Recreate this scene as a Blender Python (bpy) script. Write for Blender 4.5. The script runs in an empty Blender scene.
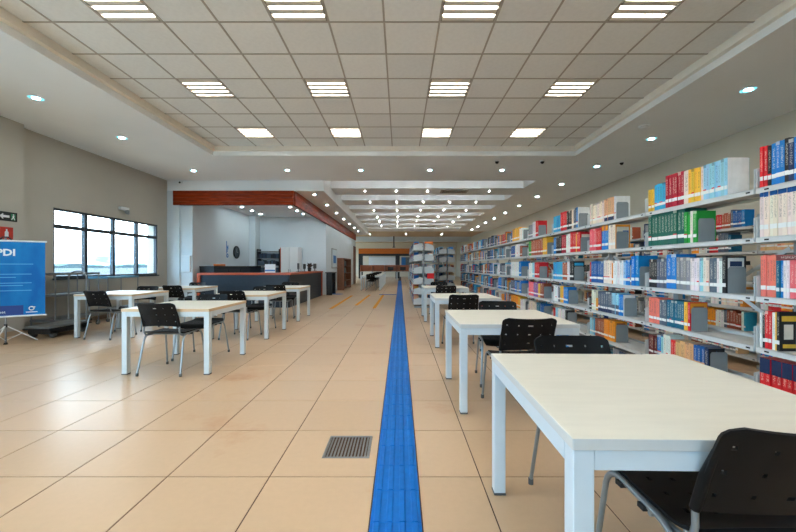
import bpy, bmesh, math, random
from mathutils import Vector, Matrix
random.seed(11)
SC = bpy.context.scene
COL = SC.collection
# ------------------------------------------------------------------ camera
F_PX, CX, CY, CAM_Z = 364.0, 400.0, 266.0, 1.235
cam_data = bpy.data.cameras.new('camera')
cam_data.sensor_width = 36.0
cam_data.lens = F_PX / 796.0 * 36.0
cam_data.shift_x = (398.0 - CX) / 796.0
cam_data.clip_start = 0.05
cam_data.clip_end = 3000
cam = bpy.data.objects.new('camera', cam_data)
cam.location = (0, 0, CAM_Z)
cam.rotation_euler = (math.pi / 2, 0, 0)
COL.objects.link(cam)
SC.camera = cam
def px(X, Y, Z):
    return (CX + X * F_PX / Y, CY + (CAM_Z - Z) * F_PX / Y)
# ------------------------------------------------------------------ world (bright cloudy sky)
world = bpy.data.worlds.new('world')
SC.world = world
world.use_nodes = True
wn = world.node_tree.nodes
wl = world.node_tree.links
wn.clear()
w_out = wn.new('ShaderNodeOutputWorld')
w_bg = wn.new('ShaderNodeBackground')
w_tc = wn.new('ShaderNodeTexCoord')
w_map = wn.new('ShaderNodeMapping')
w_map.inputs['Scale'].default_value = (1, 1, 3.2)
w_noise = wn.new('ShaderNodeTexNoise')
w_noise.inputs['Scale'].default_value = 3.4
w_noise.inputs['Detail'].default_value = 6
w_ramp = wn.new('ShaderNodeValToRGB')
w_ramp.color_ramp.elements[0].position = 0.41
w_ramp.color_ramp.elements[0].color = (0.055, 0.26, 0.46, 1)
w_ramp.color_ramp.elements[1].position = 0.58
w_ramp.color_ramp.elements[1].color = (0.86, 0.94, 1.0, 1)
wl.new(w_tc.outputs['Generated'], w_map.inputs['Vector'])
wl.new(w_map.outputs['Vector'], w_noise.inputs['Vector'])
wl.new(w_noise.outputs['Fac'], w_ramp.inputs['Fac'])
wl.new(w_ramp.outputs['Color'], w_bg.inputs['Color'])
wl.new(w_bg.outputs['Background'], w_out.inputs['Surface'])
w_bg.inputs['Strength'].default_value = 8.0
# lamp strengths (the lamps themselves are built further down)
TUBE_E, DOWN_E, SPOT_E = 27.0, 130.0, 420.0
# ------------------------------------------------------------------ exposure
SC.view_settings.view_transform = 'Standard'
SC.view_settings.look = 'None'
SC.view_settings.exposure = 1.14
SC.view_settings.gamma = 1.0
SC.view_settings.use_curve_mapping = False
SC.cycles.max_bounces = 7
SC.cycles.diffuse_bounces = 4
SC.cycles.glossy_bounces = 3
SC.cycles.transparent_max_bounces = 8
SC.cycles.caustics_reflective = False
SC.cycles.caustics_refractive = False
SC.cycles.sample_clamp_indirect = 6.0

# ================================================================== helpers
def lin(c):
    return tuple((v / 255.0 / 12.92) if v / 255.0 <= 0.04045 else ((v / 255.0 + 0.055) / 1.055) ** 2.4 for v in c)

MATS = {}
def mat(name, rgb, rough=0.6, metal=0.0, noise=0.0, nscale=8.0, bump=0.0, bscale=60.0, spec=0.5, rnd=0.0, emit=None, estr=0.0, stretch=(1, 1, 1), alt=None):
    """procedural principled material: noise-mottled base colour, fine bump, per-object tone variation"""
    if name in MATS:
        return MATS[name]
    m = bpy.data.materials.new(name)
    m.use_nodes = True
    nt = m.node_tree
    n, l = nt.nodes, nt.links
    b = n['Principled BSDF']
    c = lin(rgb)
    b.inputs['Roughness'].default_value = rough
    b.inputs['Metallic'].default_value = metal
    b.inputs['Specular IOR Level'].default_value = spec
    b.inputs['Base Color'].default_value = (*c, 1)
    tc = n.new('ShaderNodeTexCoord')
    mp = n.new('ShaderNodeMapping')
    mp.inputs['Scale'].default_value = stretch
    l.new(tc.outputs['Object'], mp.inputs['Vector'])
    col_out = None
    if noise > 0 or alt:
        nz = n.new('ShaderNodeTexNoise')
        nz.inputs['Scale'].default_value = nscale
        nz.inputs['Detail'].default_value = 5
        l.new(mp.outputs['Vector'], nz.inputs['Vector'])
        mx = n.new('ShaderNodeMix')
        mx.data_type = 'RGBA'
        a2 = lin(alt) if alt else tuple(v * (1 - noise) for v in c)
        mx.inputs[6].default_value = (*c, 1)
        mx.inputs[7].default_value = (*a2, 1)
        rp = n.new('ShaderNodeValToRGB')
        rp.color_ramp.elements[0].position = 0.38
        rp.color_ramp.elements[1].position = 0.68
        l.new(nz.outputs['Fac'], rp.inputs['Fac'])
        l.new(rp.outputs['Color'], mx.inputs[0])
        col_out = mx.outputs[2]
    if rnd > 0:
        oi = n.new('ShaderNodeObjectInfo')
        mr = n.new('ShaderNodeMapRange')
        mr.inputs['To Min'].default_value = 1 - rnd
        mr.inputs['To Max'].default_value = 1 + rnd * 0.5
        l.new(oi.outputs['Random'], mr.inputs['Value'])
        hs = n.new('ShaderNodeHueSaturation')
        l.new(mr.outputs['Result'], hs.inputs['Value'])
        if col_out:
            l.new(col_out, hs.inputs['Color'])
        else:
            hs.inputs['Color'].default_value = (*c, 1)
        col_out = hs.outputs['Color']
    if col_out:
        l.new(col_out, b.inputs['Base Color'])
    if bump > 0:
        nb = n.new('ShaderNodeTexNoise')
        nb.inputs['Scale'].default_value = bscale
        nb.inputs['Detail'].default_value = 3
        l.new(mp.outputs['Vector'], nb.inputs['Vector'])
        bp = n.new('ShaderNodeBump')
        bp.inputs['Strength'].default_value = bump
        bp.inputs['Distance'].default_value = 0.01
        l.new(nb.outputs['Fac'], bp.inputs['Height'])
        l.new(bp.outputs['Normal'], b.inputs['Normal'])
    if emit is not None:
        b.inputs['Emission Color'].default_value = (*emit, 1)
        b.inputs['Emission Strength'].default_value = estr
    MATS[name] = m
    return m

class MB:
    """collects shapes; build() links them as ONE mesh object"""
    def __init__(self):
        self.v, self.f, self.m, self.s = [], [], [], []
    def add(self, verts, faces, mi=0, smooth=False):
        o = len(self.v)
        self.v.extend(verts)
        for f in faces:
            self.f.append(tuple(i + o for i in f))
            self.m.append(mi)
            self.s.append(smooth)
        return self
    def box(self, x0, x1, y0, y1, z0, z1, mi=0):
        if x0 > x1: x0, x1 = x1, x0
        if y0 > y1: y0, y1 = y1, y0
        if z0 > z1: z0, z1 = z1, z0
        v = [(x0, y0, z0), (x1, y0, z0), (x1, y1, z0), (x0, y1, z0), (x0, y0, z1), (x1, y0, z1), (x1, y1, z1), (x0, y1, z1)]
        f = [(0, 3, 2, 1), (4, 5, 6, 7), (0, 1, 5, 4), (1, 2, 6, 5), (2, 3, 7, 6), (3, 0, 4, 7)]
        return self.add(v, f, mi)
    def cbox(self, x0, x1, y0, y1, z0, z1, c=0.004, mi=0):
        """box with chamfered top and bottom rims"""
        def ring(d, z):
            return [(x0 + d, y0 + d, z), (x1 - d, y0 + d, z), (x1 - d, y1 - d, z), (x0 + d, y1 - d, z)]
        v = ring(c, z0) + ring(0, z0 + c) + ring(0, z1 - c) + ring(c, z1)
        f = [(3, 2, 1, 0), (12, 13, 14, 15)]
        for k in range(3):
            for i in range(4):
                a, b = k * 4 + i, k * 4 + (i + 1) % 4
                f.append((a, b, b + 4, a + 4))
        return self.add(v, f, mi)
    def tube(self, pts, r, n=8, mi=0, caps=True):
        pts = [Vector(p) for p in pts]
        rings = []
        up = None
        for i, p in enumerate(pts):
            if i == 0: t = pts[1] - pts[0]
            elif i == len(pts) - 1: t = pts[-1] - pts[-2]
            else: t = (pts[i + 1] - p).normalized() + (p - pts[i - 1]).normalized()
            t.normalize()
            if up is None:
                up = Vector((0, 0, 1)) if abs(t.z) < 0.9 else Vector((0, 1, 0))
            u = (up - t * up.dot(t)).normalized()
            w = t.cross(u)
            up = u
            rr = r[i] if isinstance(r, (list, tuple)) else r
            rings.append([tuple(p + (u * math.cos(2 * math.pi * k / n) + w * math.sin(2 * math.pi * k / n)) * rr) for k in range(n)])
        v = [q for ring in rings for q in ring]
        f = []
        for i in range(len(rings) - 1):
            for k in range(n):
                a, b = i * n + k, i * n + (k + 1) % n
                f.append((a, b, b + n, a + n))
        self.add(v, f, mi, True)
        if caps:
            self.add(rings[0], [tuple(reversed(range(n)))], mi)
            self.add(rings[-1], [tuple(range(n))], mi)
        return self
    def lathe(self, prof, n=20, mi=0, axis='z', c=(0, 0, 0)):
        """prof: (r, h) pairs about an axis"""
        v, f = [], []
        for r, h in prof:
            for k in range(n):
                a = 2 * math.pi * k / n
                x, y = r * math.cos(a), r * math.sin(a)
                p = (x, y, h) if axis == 'z' else ((h, x, y) if axis == 'x' else (y, h, x))
                v.append((p[0] + c[0], p[1] + c[1], p[2] + c[2]))
        for i in range(len(prof) - 1):
            for k in range(n):
                a, b = i * n + k, i * n + (k + 1) % n
                f.append((a, b, b + n, a + n))
        return self.add(v, f, mi, True)
    def prism(self, poly, h0, h1, axis='x', mi=0):
        """extrude a 2-D polygon; axis x: poly is (y,z); y: (x,z); z: (x,y)"""
        def P(a, b, h):
            return (h, a, b) if axis == 'x' else ((a, h, b) if axis == 'y' else (a, b, h))
        n = len(poly)
        v = [P(a, b, h0) for a, b in poly] + [P(a, b, h1) for a, b in poly]
        f = [tuple(range(n)), tuple(reversed(range(n, 2 * n)))]
        for i in range(n):
            j = (i + 1) % n
            f.append((i, i + n, j + n, j))
        return self.add(v, f, mi)
    def mesh(self, name, mats):
        me = bpy.data.meshes.new(name)
        me.from_pydata(self.v, [], self.f)
        for m in (mats if isinstance(mats, (list, tuple)) else [mats]):
            me.materials.append(m)
        me.polygons.foreach_set('material_index', self.m)
        me.polygons.foreach_set('use_smooth', self.s)
        bm = bmesh.new(); bm.from_mesh(me)
        bmesh.ops.recalc_face_normals(bm, faces=bm.faces)
        bm.to_mesh(me); bm.free()
        me.update()
        return me
    def build(self, name, mats, parent=None, loc=None, rotz=0.0):
        return place(name, self.mesh(name, mats), parent, loc, rotz)

def place(name, me, parent=None, loc=None, rotz=0.0):
    o = bpy.data.objects.new(name, me)
    COL.objects.link(o)
    if parent is not None: o.parent = parent
    if loc is not None: o.location = loc
    if rotz: o.rotation_euler = (0, 0, rotz)
    return o

def tag(o, label=None, cat=None, group=None, kind=None):
    if label: o['label'] = label
    if cat: o['category'] = cat
    if group: o['group'] = group
    if kind: o['kind'] = kind
    return o
def thing(name, label, cat, loc=(0, 0, 0), rotz=0.0, group=None):
    o = bpy.data.objects.new(name, None)
    o.empty_display_size = 0.1
    COL.objects.link(o)
    o.location = loc
    o.rotation_euler = (0, 0, rotz)
    return tag(o, label, cat, group)
def struct(name, mb, m, parent=None):
    o = mb.build(name, m, parent)
    if parent is None: o['kind'] = 'structure'
    return o
def dup(root, loc, rotz, label, group=None):
    r = root.copy(); COL.objects.link(r)
    r.location = loc; r.rotation_euler = (0, 0, rotz)
    r['label'] = label
    if group: r['group'] = group
    for ch in root.children:
        c = ch.copy(); COL.objects.link(c); c.parent = r
        for g in ch.children:
            d = g.copy(); COL.objects.link(d); d.parent = c
    return r
def bevel(o, w=0.004, seg=2):
    b = o.modifiers.new('bevel', 'BEVEL')
    b.width = w; b.segments = seg; b.limit_method = 'ANGLE'
    return o
def text_mesh(s, size, m, extrude=0.0006, bold=0.0):
    cu = bpy.data.curves.new('lettering', 'FONT')
    cu.body = s; cu.size = size; cu.extrude = extrude; cu.offset = bold
    cu.resolution_u = 2
    o = bpy.data.objects.new('lettering', cu)
    COL.objects.link(o)
    bpy.context.view_layer.update()
    dg = bpy.context.evaluated_depsgraph_get()
    me = bpy.data.meshes.new_from_object(o.evaluated_get(dg))
    bpy.data.objects.remove(o)
    bpy.data.curves.remove(cu)
    me.materials.clear(); me.materials.append(m)
    return me
ORD = ['zeroth', 'first', 'second', 'third', 'fourth', 'fifth', 'sixth', 'seventh', 'eighth', 'ninth', 'tenth', 'eleventh', 'twelfth',
       'thirteenth', 'fourteenth', 'fifteenth', 'sixteenth', 'seventeenth', 'eighteenth', 'nineteenth', 'twentieth']
def ordn(i):
    if i < len(ORD): return ORD[i]
    return '%d%s' % (i, {1: 'st', 2: 'nd', 3: 'rd'}.get(i % 10, 'th') if i not in (11, 12, 13) else 'th')

# ------------------------------------------------------------------ materials
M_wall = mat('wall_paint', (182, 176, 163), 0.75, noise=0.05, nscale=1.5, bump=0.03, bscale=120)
M_wallw = mat('wall_paint_white', (214, 222, 226), 0.7, noise=0.04, nscale=1.5)
M_soffit = mat('ceiling_plaster', (242, 244, 244), 0.75, noise=0.04, nscale=0.8)
M_ctile = mat('ceiling_tile', (238, 238, 234), 0.85, noise=0.05, nscale=18, bump=0.06, bscale=220, rnd=0.05)
M_cgrid = mat('ceiling_grid', (176, 168, 156), 0.6)
M_tanceil = mat('ceiling_underlit_tan', (206, 180, 148), 0.7, noise=0.06, nscale=1)  # weak light on the far ceiling put into its tan colour
M_grout = mat('grout', (84, 60, 44), 0.9, noise=0.2, nscale=30)
M_blue = mat('tactile_blue', (0, 104, 186), 0.5, noise=0.12, nscale=20, rnd=0.06, spec=0.18)
M_bluemark = mat('floor_tape_blue', (24, 120, 205), 0.5, noise=0.1, nscale=15)
M_yellow = mat('floor_tape_yellow', (236, 158, 8), 0.6, spec=0.15, noise=0.18, nscale=12)
M_steel = mat('galvanised_steel', (150, 152, 152), 0.35, metal=0.9, noise=0.15, nscale=30)
M_dark = mat('dark_void', (22, 18, 15), 0.8)
M_tabletop = mat('laminate_cream', (227, 223, 209), 0.42, noise=0.045, nscale=5, bump=0.015, bscale=200, stretch=(1, 6, 1))
M_edge = mat('laminate_edge_white', (206, 205, 200), 0.45, noise=0.03)
M_edgew = mat('laminate_edge_tan', (214, 186, 150), 0.5, noise=0.12, nscale=12, stretch=(1, 1, 8))  # tan, faintly streaked edge band of the left tables
M_tleg = mat('table_steel_white', (206, 215, 219), 0.35, noise=0.03, nscale=12)
M_cap = mat('rubber_cap', (84, 84, 84), 0.7)
M_chair = mat('chair_plastic_black', (11, 12, 14), 0.5, noise=0.25, nscale=20, bump=0.05, bscale=350, spec=0.22)
M_chrome = mat('chair_tube_grey', (150, 158, 162), 0.3, metal=0.65, noise=0.06, nscale=20)
M_shelf = mat('shelf_steel', (208, 210, 208), 0.42, noise=0.05, nscale=6)
M_shelfd = mat('shelf_upright_steel', (150, 154, 154), 0.45, noise=0.08, nscale=8)
M_bookend = mat('bookend_steel', (140, 146, 147), 0.5, noise=0.08, nscale=14)
M_slot = mat('slot_black', (18, 18, 18), 0.6)
M_wood = mat('fascia_wood', (158, 56, 12), 0.5, noise=0.65, nscale=4, stretch=(0.7, 0.7, 16), rnd=0.16, spec=0.2)
M_woodo = mat('beam_wood_orange', (224, 116, 16), 0.45, noise=0.3, nscale=5, stretch=(0.5, 0.5, 12))
M_woodb = mat('bookcase_wood', (134, 84, 56), 0.5, noise=0.3, nscale=6, stretch=(1, 1, 8))
M_carrel = mat('carrel_wood', (176, 106, 76), 0.5, noise=0.2, nscale=6)
M_copper = mat('counter_copper', (204, 92, 54), 0.35, noise=0.2, nscale=14, stretch=(2, 2, 6))
M_navy = mat('counter_navy', (28, 42, 56), 0.4, noise=0.2, nscale=16)
M_black = mat('black_laminate', (22, 24, 28), 0.45, noise=0.15, nscale=10)
M_white = mat('white_enamel', (232, 234, 234), 0.4, noise=0.03)
M_frame = mat('window_frame_dark', (44, 48, 54), 0.45, noise=0.1)
M_cartsteel = mat('cart_steel', (146, 150, 152), 0.32, metal=0.55, noise=0.1, nscale=10)
M_cartblue = mat('cart_top_blue', (96, 150, 178), 0.35, noise=0.08)
M_ring = mat('downlight_ring', (238, 238, 236), 0.4)
M_refl = mat('louvre_aluminium', (150, 142, 130), 0.5)
M_cove = mat('cove_tube', (255, 255, 255), 0.5, emit=(0.93, 0.97, 1.0), estr=5.0)
M_blade = mat('louvre_blade', (228, 220, 206), 0.5)
M_tube = mat('led_tube', (255, 255, 255), 0.5, emit=(1.0, 0.96, 0.90), estr=TUBE_E)
M_lens = mat('downlight_lens', (255, 255, 255), 0.5, emit=(0.80, 0.95, 1.0), estr=DOWN_E)
M_halo = mat('downlight_halo', (120, 200, 220), 0.5, emit=(0.10, 0.50, 0.62), estr=0.9)  # cyan halo around the lamp, painted as a glowing ring
M_lens2 = mat('spot_lens', (255, 255, 255), 0.5, emit=(0.92, 0.97, 1.0), estr=SPOT_E)
M_red = mat('sign_red', (196, 44, 20), 0.5, noise=0.08)
M_exit = mat('sign_black_green', (16, 24, 20), 0.5, noise=0.1)
M_signw = mat('sign_white', (236, 240, 238), 0.5)
M_banner = mat('banner_blue', (0, 98, 172), 0.5, noise=0.0, nscale=2.2, alt=(16, 130, 196), spec=0.2, stretch=(2, 2, 0.7))
M_bannern = mat('banner_navy', (10, 52, 128), 0.5, noise=0.05)
M_bannerl = mat('banner_print_pale', (74, 170, 218), 0.5)
M_poster = mat('poster_pale', (206, 220, 226), 0.5, noise=0.06)
M_posterb = mat('poster_blue', (44, 120, 186), 0.5)
M_orange = mat('orange_card', (228, 120, 40), 0.6)
M_redcard = mat('red_card', (240, 24, 20), 0.6)

def floor_mat():
    m = bpy.data.materials.new('porcelain_floor')
    m.use_nodes = True
    n, l = m.node_tree.nodes, m.node_tree.links
    b = n['Principled BSDF']
    geo = n.new('ShaderNodeNewGeometry')
    n1 = n.new('ShaderNodeTexNoise'); n1.inputs['Scale'].default_value = 0.9; n1.inputs['Detail'].default_value = 6; n1.inputs['Roughness'].default_value = 0.62
    n2 = n.new('ShaderNodeTexNoise'); n2.inputs['Scale'].default_value = 26; n2.inputs['Detail'].default_value = 4
    l.new(geo.outputs['Position'], n1.inputs['Vector']); l.new(geo.outputs['Position'], n2.inputs['Vector'])
    r1 = n.new('ShaderNodeValToRGB')
    r1.color_ramp.elements[0].position = 0.57; r1.color_ramp.elements[0].color = (0, 0, 0, 1)
    r1.color_ramp.elements[1].position = 0.76; r1.color_ramp.elements[1].color = (1, 1, 1, 1)
    l.new(n1.outputs['Fac'], r1.inputs['Fac'])
    mx = n.new('ShaderNodeMix'); mx.data_type = 'RGBA'
    mx.inputs[6].default_value = (*lin((201, 169, 135)), 1)
    mx.inputs[7].default_value = (*lin((182, 122, 78)), 1)
    l.new(r1.outputs['Color'], mx.inputs[0])
    oi = n.new('ShaderNodeObjectInfo')
    a = n.new('ShaderNodeMath'); a.operation = 'MULTIPLY'; a.inputs[1].default_value = 0.07
    l.new(oi.outputs['Random'], a.inputs[0])
    a2 = n.new('ShaderNodeMath'); a2.operation = 'MULTIPLY_ADD'; a2.inputs[1].default_value = 0.10
    l.new(n2.outputs['Fac'], a2.inputs[0]); l.new(a.outputs[0], a2.inputs[2])
    a3 = n.new('ShaderNodeMath'); a3.operation = 'ADD'; a3.inputs[1].default_value = 0.92
    l.new(a2.outputs[0], a3.inputs[0])
    hs = n.new('ShaderNodeHueSaturation')
    l.new(a3.outputs[0], hs.inputs['Value']); l.new(mx.outputs[2], hs.inputs['Color'])
    l.new(hs.outputs['Color'], b.inputs['Base Color'])
    b.inputs['Roughness'].default_value = 0.31
    b.inputs['Specular IOR Level'].default_value = 0.5
    return m
M_floor = floor_mat()

def glass_mat():
    m = bpy.data.materials.new('window_glass')
    m.use_nodes = True
    n, l = m.node_tree.nodes, m.node_tree.links
    n.clear()
    o = n.new('ShaderNodeOutputMaterial'); mx = n.new('ShaderNodeMixShader')
    t = n.new('ShaderNodeBsdfTransparent'); g = n.new('ShaderNodeBsdfGlossy')
    t.inputs['Color'].default_value = (0.90, 0.95, 0.97, 1)
    g.inputs['Roughness'].default_value = 0.02
    mx.inputs[0].default_value = 0.06
    l.new(t.outputs[0], mx.inputs[1]); l.new(g.outputs[0], mx.inputs[2]); l.new(mx.outputs[0], o.inputs['Surface'])
    return m
M_glass = glass_mat()

def book_mat(name, stuff):
    """cloth/paper cover; colour per book, printed title marks and bands on the spine (UV = spine across, spine up)"""
    m = bpy.data.materials.new(name)
    m.use_nodes = True
    n, l = m.node_tree.nodes, m.node_tree.links
    b = n['Principled BSDF']
    b.inputs['Roughness'].default_value = 0.5
    if stuff:
        at = n.new('ShaderNodeAttribute'); at.attribute_name = 'bookcol'
        col, rnd = at.outputs['Color'], at.outputs['Alpha']
    else:
        oi = n.new('ShaderNodeObjectInfo')
        col, rnd = oi.outputs['Color'], oi.outputs['Random']
    uv = n.new('ShaderNodeUVMap'); uv.uv_map = 'UVMap'
    sep = n.new('ShaderNodeSeparateXYZ'); l.new(uv.outputs['UV'], sep.inputs[0])
    def math_(op, a, bval=None, c=None):
        q = n.new('ShaderNodeMath'); q.operation = op
        for i, x in enumerate((a, bval, c)):
            if x is None: continue
            if isinstance(x, (int, float)): q.inputs[i].default_value = x
            else: l.new(x, q.inputs[i])
        return q.outputs[0]
    cmb = n.new('ShaderNodeCombineXYZ')
    l.new(math_('MULTIPLY', sep.outputs[0], 3.4), cmb.inputs[0])
    l.new(math_('MULTIPLY', sep.outputs[1], 34.0), cmb.inputs[1])
    l.new(math_('MULTIPLY', rnd, 57.0), cmb.inputs[2])
    nz = n.new('ShaderNodeTexNoise'); nz.inputs['Scale'].default_value = 1.6; nz.inputs['Detail'].default_value = 2
    l.new(cmb.outputs[0], nz.inputs['Vector'])
    marks = math_('GREATER_THAN', nz.outputs['Fac'], 0.53)
    inu = math_('LESS_THAN', math_('ABSOLUTE', math_('SUBTRACT', sep.outputs[0], 0.5)), 0.26)
    inv = math_('LESS_THAN', math_('ABSOLUTE', math_('SUBTRACT', sep.outputs[1], 0.64)), 0.25)
    mask = math_('MULTIPLY', marks, math_('MULTIPLY', inu, inv))
    band = math_('MULTIPLY', math_('GREATER_THAN', sep.outputs[1], 0.91), math_('GREATER_THAN', math_('FRACT', math_('MULTIPLY', rnd, 7.3)), 0.72))
    # title colour: pale on dark covers, dark on pale covers
    bw = n.new('ShaderNodeRGBToBW'); l.new(col, bw.inputs[0])
    isdark = math_('LESS_THAN', bw.outputs[0], 0.28)
    tcol = n.new('ShaderNodeMix'); tcol.data_type = 'RGBA'
    tcol.inputs[6].default_value = (0.06, 0.05, 0.06, 1); tcol.inputs[7].default_value = (0.85, 0.8, 0.66, 1)
    l.new(isdark, tcol.inputs[0])
    m1 = n.new('ShaderNodeMix'); m1.data_type = 'RGBA'
    l.new(math_('MULTIPLY', mask, 0.5), m1.inputs[0]); l.new(col, m1.inputs[6]); l.new(tcol.outputs[2], m1.inputs[7])
    m2 = n.new('ShaderNodeMix'); m2.data_type = 'RGBA'
    l.new(math_('MULTIPLY', band, 0.5), m2.inputs[0]); l.new(m1.outputs[2], m2.inputs[6]); l.new(tcol.outputs[2], m2.inputs[7])
    l.new(m2.outputs[2], b.inputs['Base Color'])
    return m
M_book = book_mat('book_cover', False)
M_bookS = book_mat('book_cover_far', True)
M_pages = mat('book_pages', (226, 216, 196), 0.8, noise=0.12, nscale=4, stretch=(1, 40, 1))
M_label = mat('spine_label_white', (238, 238, 234), 0.6)
M_labelr = mat('spine_label_red', (226, 36, 40), 0.6)

# ================================================================== SETTING
ZC, ZS, ZL, ZR = 4.0, 3.80, 3.49, 3.35      # tile ceiling, soffit, low soffit, reception ceiling
XL, XLP, XR = -6.99, -6.82, 6.49            # left wall, left pier, right wall
YB, YE = -3.6, 42.0                          # wall behind the camera, far wall
CXL, CXR, CYE, CYB = -4.34, 4.08, 8.46, -2.6 # coffer
# ---- floor: grout bed, one object per tile near by, the rest joined
floor = struct('floor', MB().box(-8.3, 6.7, YB - 0.2, YE + 0.2, -0.12, -0.003), M_grout)
cols = []
x = -0.765
while x > -8.2:
    cols.append((x - 0.6, x)); x -= 0.6
cols.append((-0.765, -0.147)); cols.append((0.107, 0.47))
x = 0.47
while x < 6.5:
    cols.append((x, x + 0.6)); x += 0.6
rows = []
y = 2.134 - 0.6 * 10
while y < YE:
    rows.append((y, y + 0.6)); y += 0.6
G = 0.0036
tile_cache = {}
far_tiles = MB()
n_tile = 0
gx0, gx1, gy0, gy1 = -0.505, -0.198, 2.338, 2.642          # drain opening
for (y0, y1) in rows:
    for (x0, x1) in cols:
        if y1 > 26 and x0 < -8.1: continue
        vis = False
        if 1.0 < y1 and y0 < 7.6:
            for X in (x0, (x0 + x1) / 2, x1):
                for Y in (max(y0, 0.4), (y0 + y1) / 2, y1):
                    if Y <= 0.3: continue
                    u, v = px(X, Y, 0)
                    if 0 <= u <= 796 and v <= 532: vis = True
        if x0 > 2.3: vis = False
        drain = x0 < gx0 and x1 > gx1 and y0 < gy0 and y1 > gy1
        if drain:
            mb = MB()
            for a in ((x0 + G, gx0, y0 + G, y1 - G), (gx1, x1 - G, y0 + G, y1 - G), (gx0, gx1, y0 + G, gy0), (gx0, gx1, gy1, y1 - G)):
                mb.box(*a, -0.010, 0)
            mb.build('tile', M_floor, floor)
        elif vis:
            w, d = round(x1 - x0, 4), round(y1 - y0, 4)
            if (w, d) not in tile_cache:
                tile_cache[(w, d)] = MB().cbox(-w / 2 + G, w / 2 - G, -d / 2 + G, d / 2 - G, -0.010, 0, 0.0008).mesh('tile', M_floor)
            place('tile', tile_cache[(w, d)], floor, ((x0 + x1) / 2, (y0 + y1) / 2, 0))
            n_tile += 1
        else:
            far_tiles.box(x0 + G, x1 - G, y0 + G, y1 - G, -0.010, 0)
ft = far_tiles.build('far_tiles', M_floor, floor); ft['kind'] = 'stuff'

# ---- ceiling
ce = MB()
ce.box(-7.3, CXL, YB, 10.92, ZS, 4.3)                        # left soffit
ce.box(CXR, 6.7, YB, 27.0, ZS, 4.3)                          # right soffit
ce.box(CXL, CXR, CYE, 10.95, ZS, 4.3)                        # strip past the coffer
ce.box(CXL, CXR, YB, CYB, ZS, 4.3)
ce.box(-7.3, -2.29, 10.92, 26.4, ZL, 4.3)                    # lower soffit
ce.box(-6.4, -3.2, 11.0, 15.75, ZR, ZL)                      # reception ceiling
slot0 = [10.95 + 2.18 * k for k in range(7)]
for k in range(7):
    a = slot0[k] + 1.06
    b = slot0[k + 1] if k < 6 else 27.0
    ce.box(-2.29, CXR, a, b, ZS, 4.3)
    ce.box(-2.29, CXR, slot0[k], a, ZS + 0.30, 4.3)
ce.box(CXL, CXR, CYB, CYE, ZC + 0.03, 4.3)                   # slab above the tiles
ceiling = struct('ceiling', ce, M_soffit)
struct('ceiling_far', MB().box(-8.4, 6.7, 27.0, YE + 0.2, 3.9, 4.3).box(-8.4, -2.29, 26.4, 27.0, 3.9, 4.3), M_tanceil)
# coffer mouldings
tr = MB()
tr.box(CXL, CXL + 0.07, CYB, CYE, 3.90, ZC + 0.03).box(CXR - 0.07, CXR, CYB, CYE, 3.90, ZC + 0.03)
tr.box(CXL + 0.07, CXR - 0.07, CYE - 0.07, CYE, 3.90, ZC + 0.03).box(CXL + 0.07, CXR - 0.07, CYB, CYB + 0.07, 3.90, ZC + 0.03)
struct('trim_1', tr, mat('moulding_plaster', (244, 236, 222), 0.7, noise=0.03))
# tile grid
gxs = [-0.18 + 0.627 * k for k in range(-6, 7)]
gxs = [CXL + 0.07] + gxs + [CXR - 0.07]
gys = [4.125 + 0.622 * k for k in range(-10, 7)]
gys = [CYB + 0.07] + [g for g in gys if g > CYB + 0.2] + [CYE - 0.07]
grid = MB()
T = 0.011
for g in gxs[1:-1]: grid.box(g - T, g + T, CYB + 0.07, CYE - 0.07, ZC - 0.004, ZC + 0.03)
for g in gys[1:-1]: grid.box(CXL + 0.07, CXR - 0.07, g - T, g + T, ZC - 0.0035, ZC + 0.03)
grid.build('suspension_grid', M_cgrid, ceiling)
lamp_cols = [-3.315, -1.434, 0.447, 2.328]
lamp_rows = [3.503 - 1.866 * k for k in (0, 1, 2)] + [3.503 + 1.866, 3.503 + 3.732]
hid = MB()
ct_cache = {}
lamps = []
for j in range(len(gys) - 1):
    for i in range(len(gxs) - 1):
        x0, x1, y0, y1 = gxs[i] + T, gxs[i + 1] - T, gys[j] + T, gys[j + 1] - T
        if any(abs(x0 - T - a) < 0.05 for a in lamp_cols) and any(abs(y0 - T - b) < 0.05 for b in lamp_rows) and x1 - x0 > 0.5 and y1 - y0 > 0.5:
            lamps.append((x0, x1, y0, y1)); continue
        vis = False
        for X in (x0, x1):
            for Y in (y0, y1):
                if Y > 0.5:
                    u, v = px(X, Y, ZC)
                    if 0 <= u <= 796 and v >= 0: vis = True
        if vis:
            w, d = round(x1 - x0, 3), round(y1 - y0, 3)
            if (w, d) not in ct_cache:
                ct_cache[(w, d)] = MB().cbox(-w / 2, w / 2, -d / 2, d / 2, 0.0, 0.02, 0.003).mesh('tile', M_ctile)
            place('tile', ct_cache[(w, d)], ceiling, ((x0 + x1) / 2, (y0 + y1) / 2, ZC))
        else:
            hid.box(x0, x1, y0, y1, ZC, ZC + 0.02)
h = hid.build('far_tiles', M_ctile, ceiling); h['kind'] = 'stuff'

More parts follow.
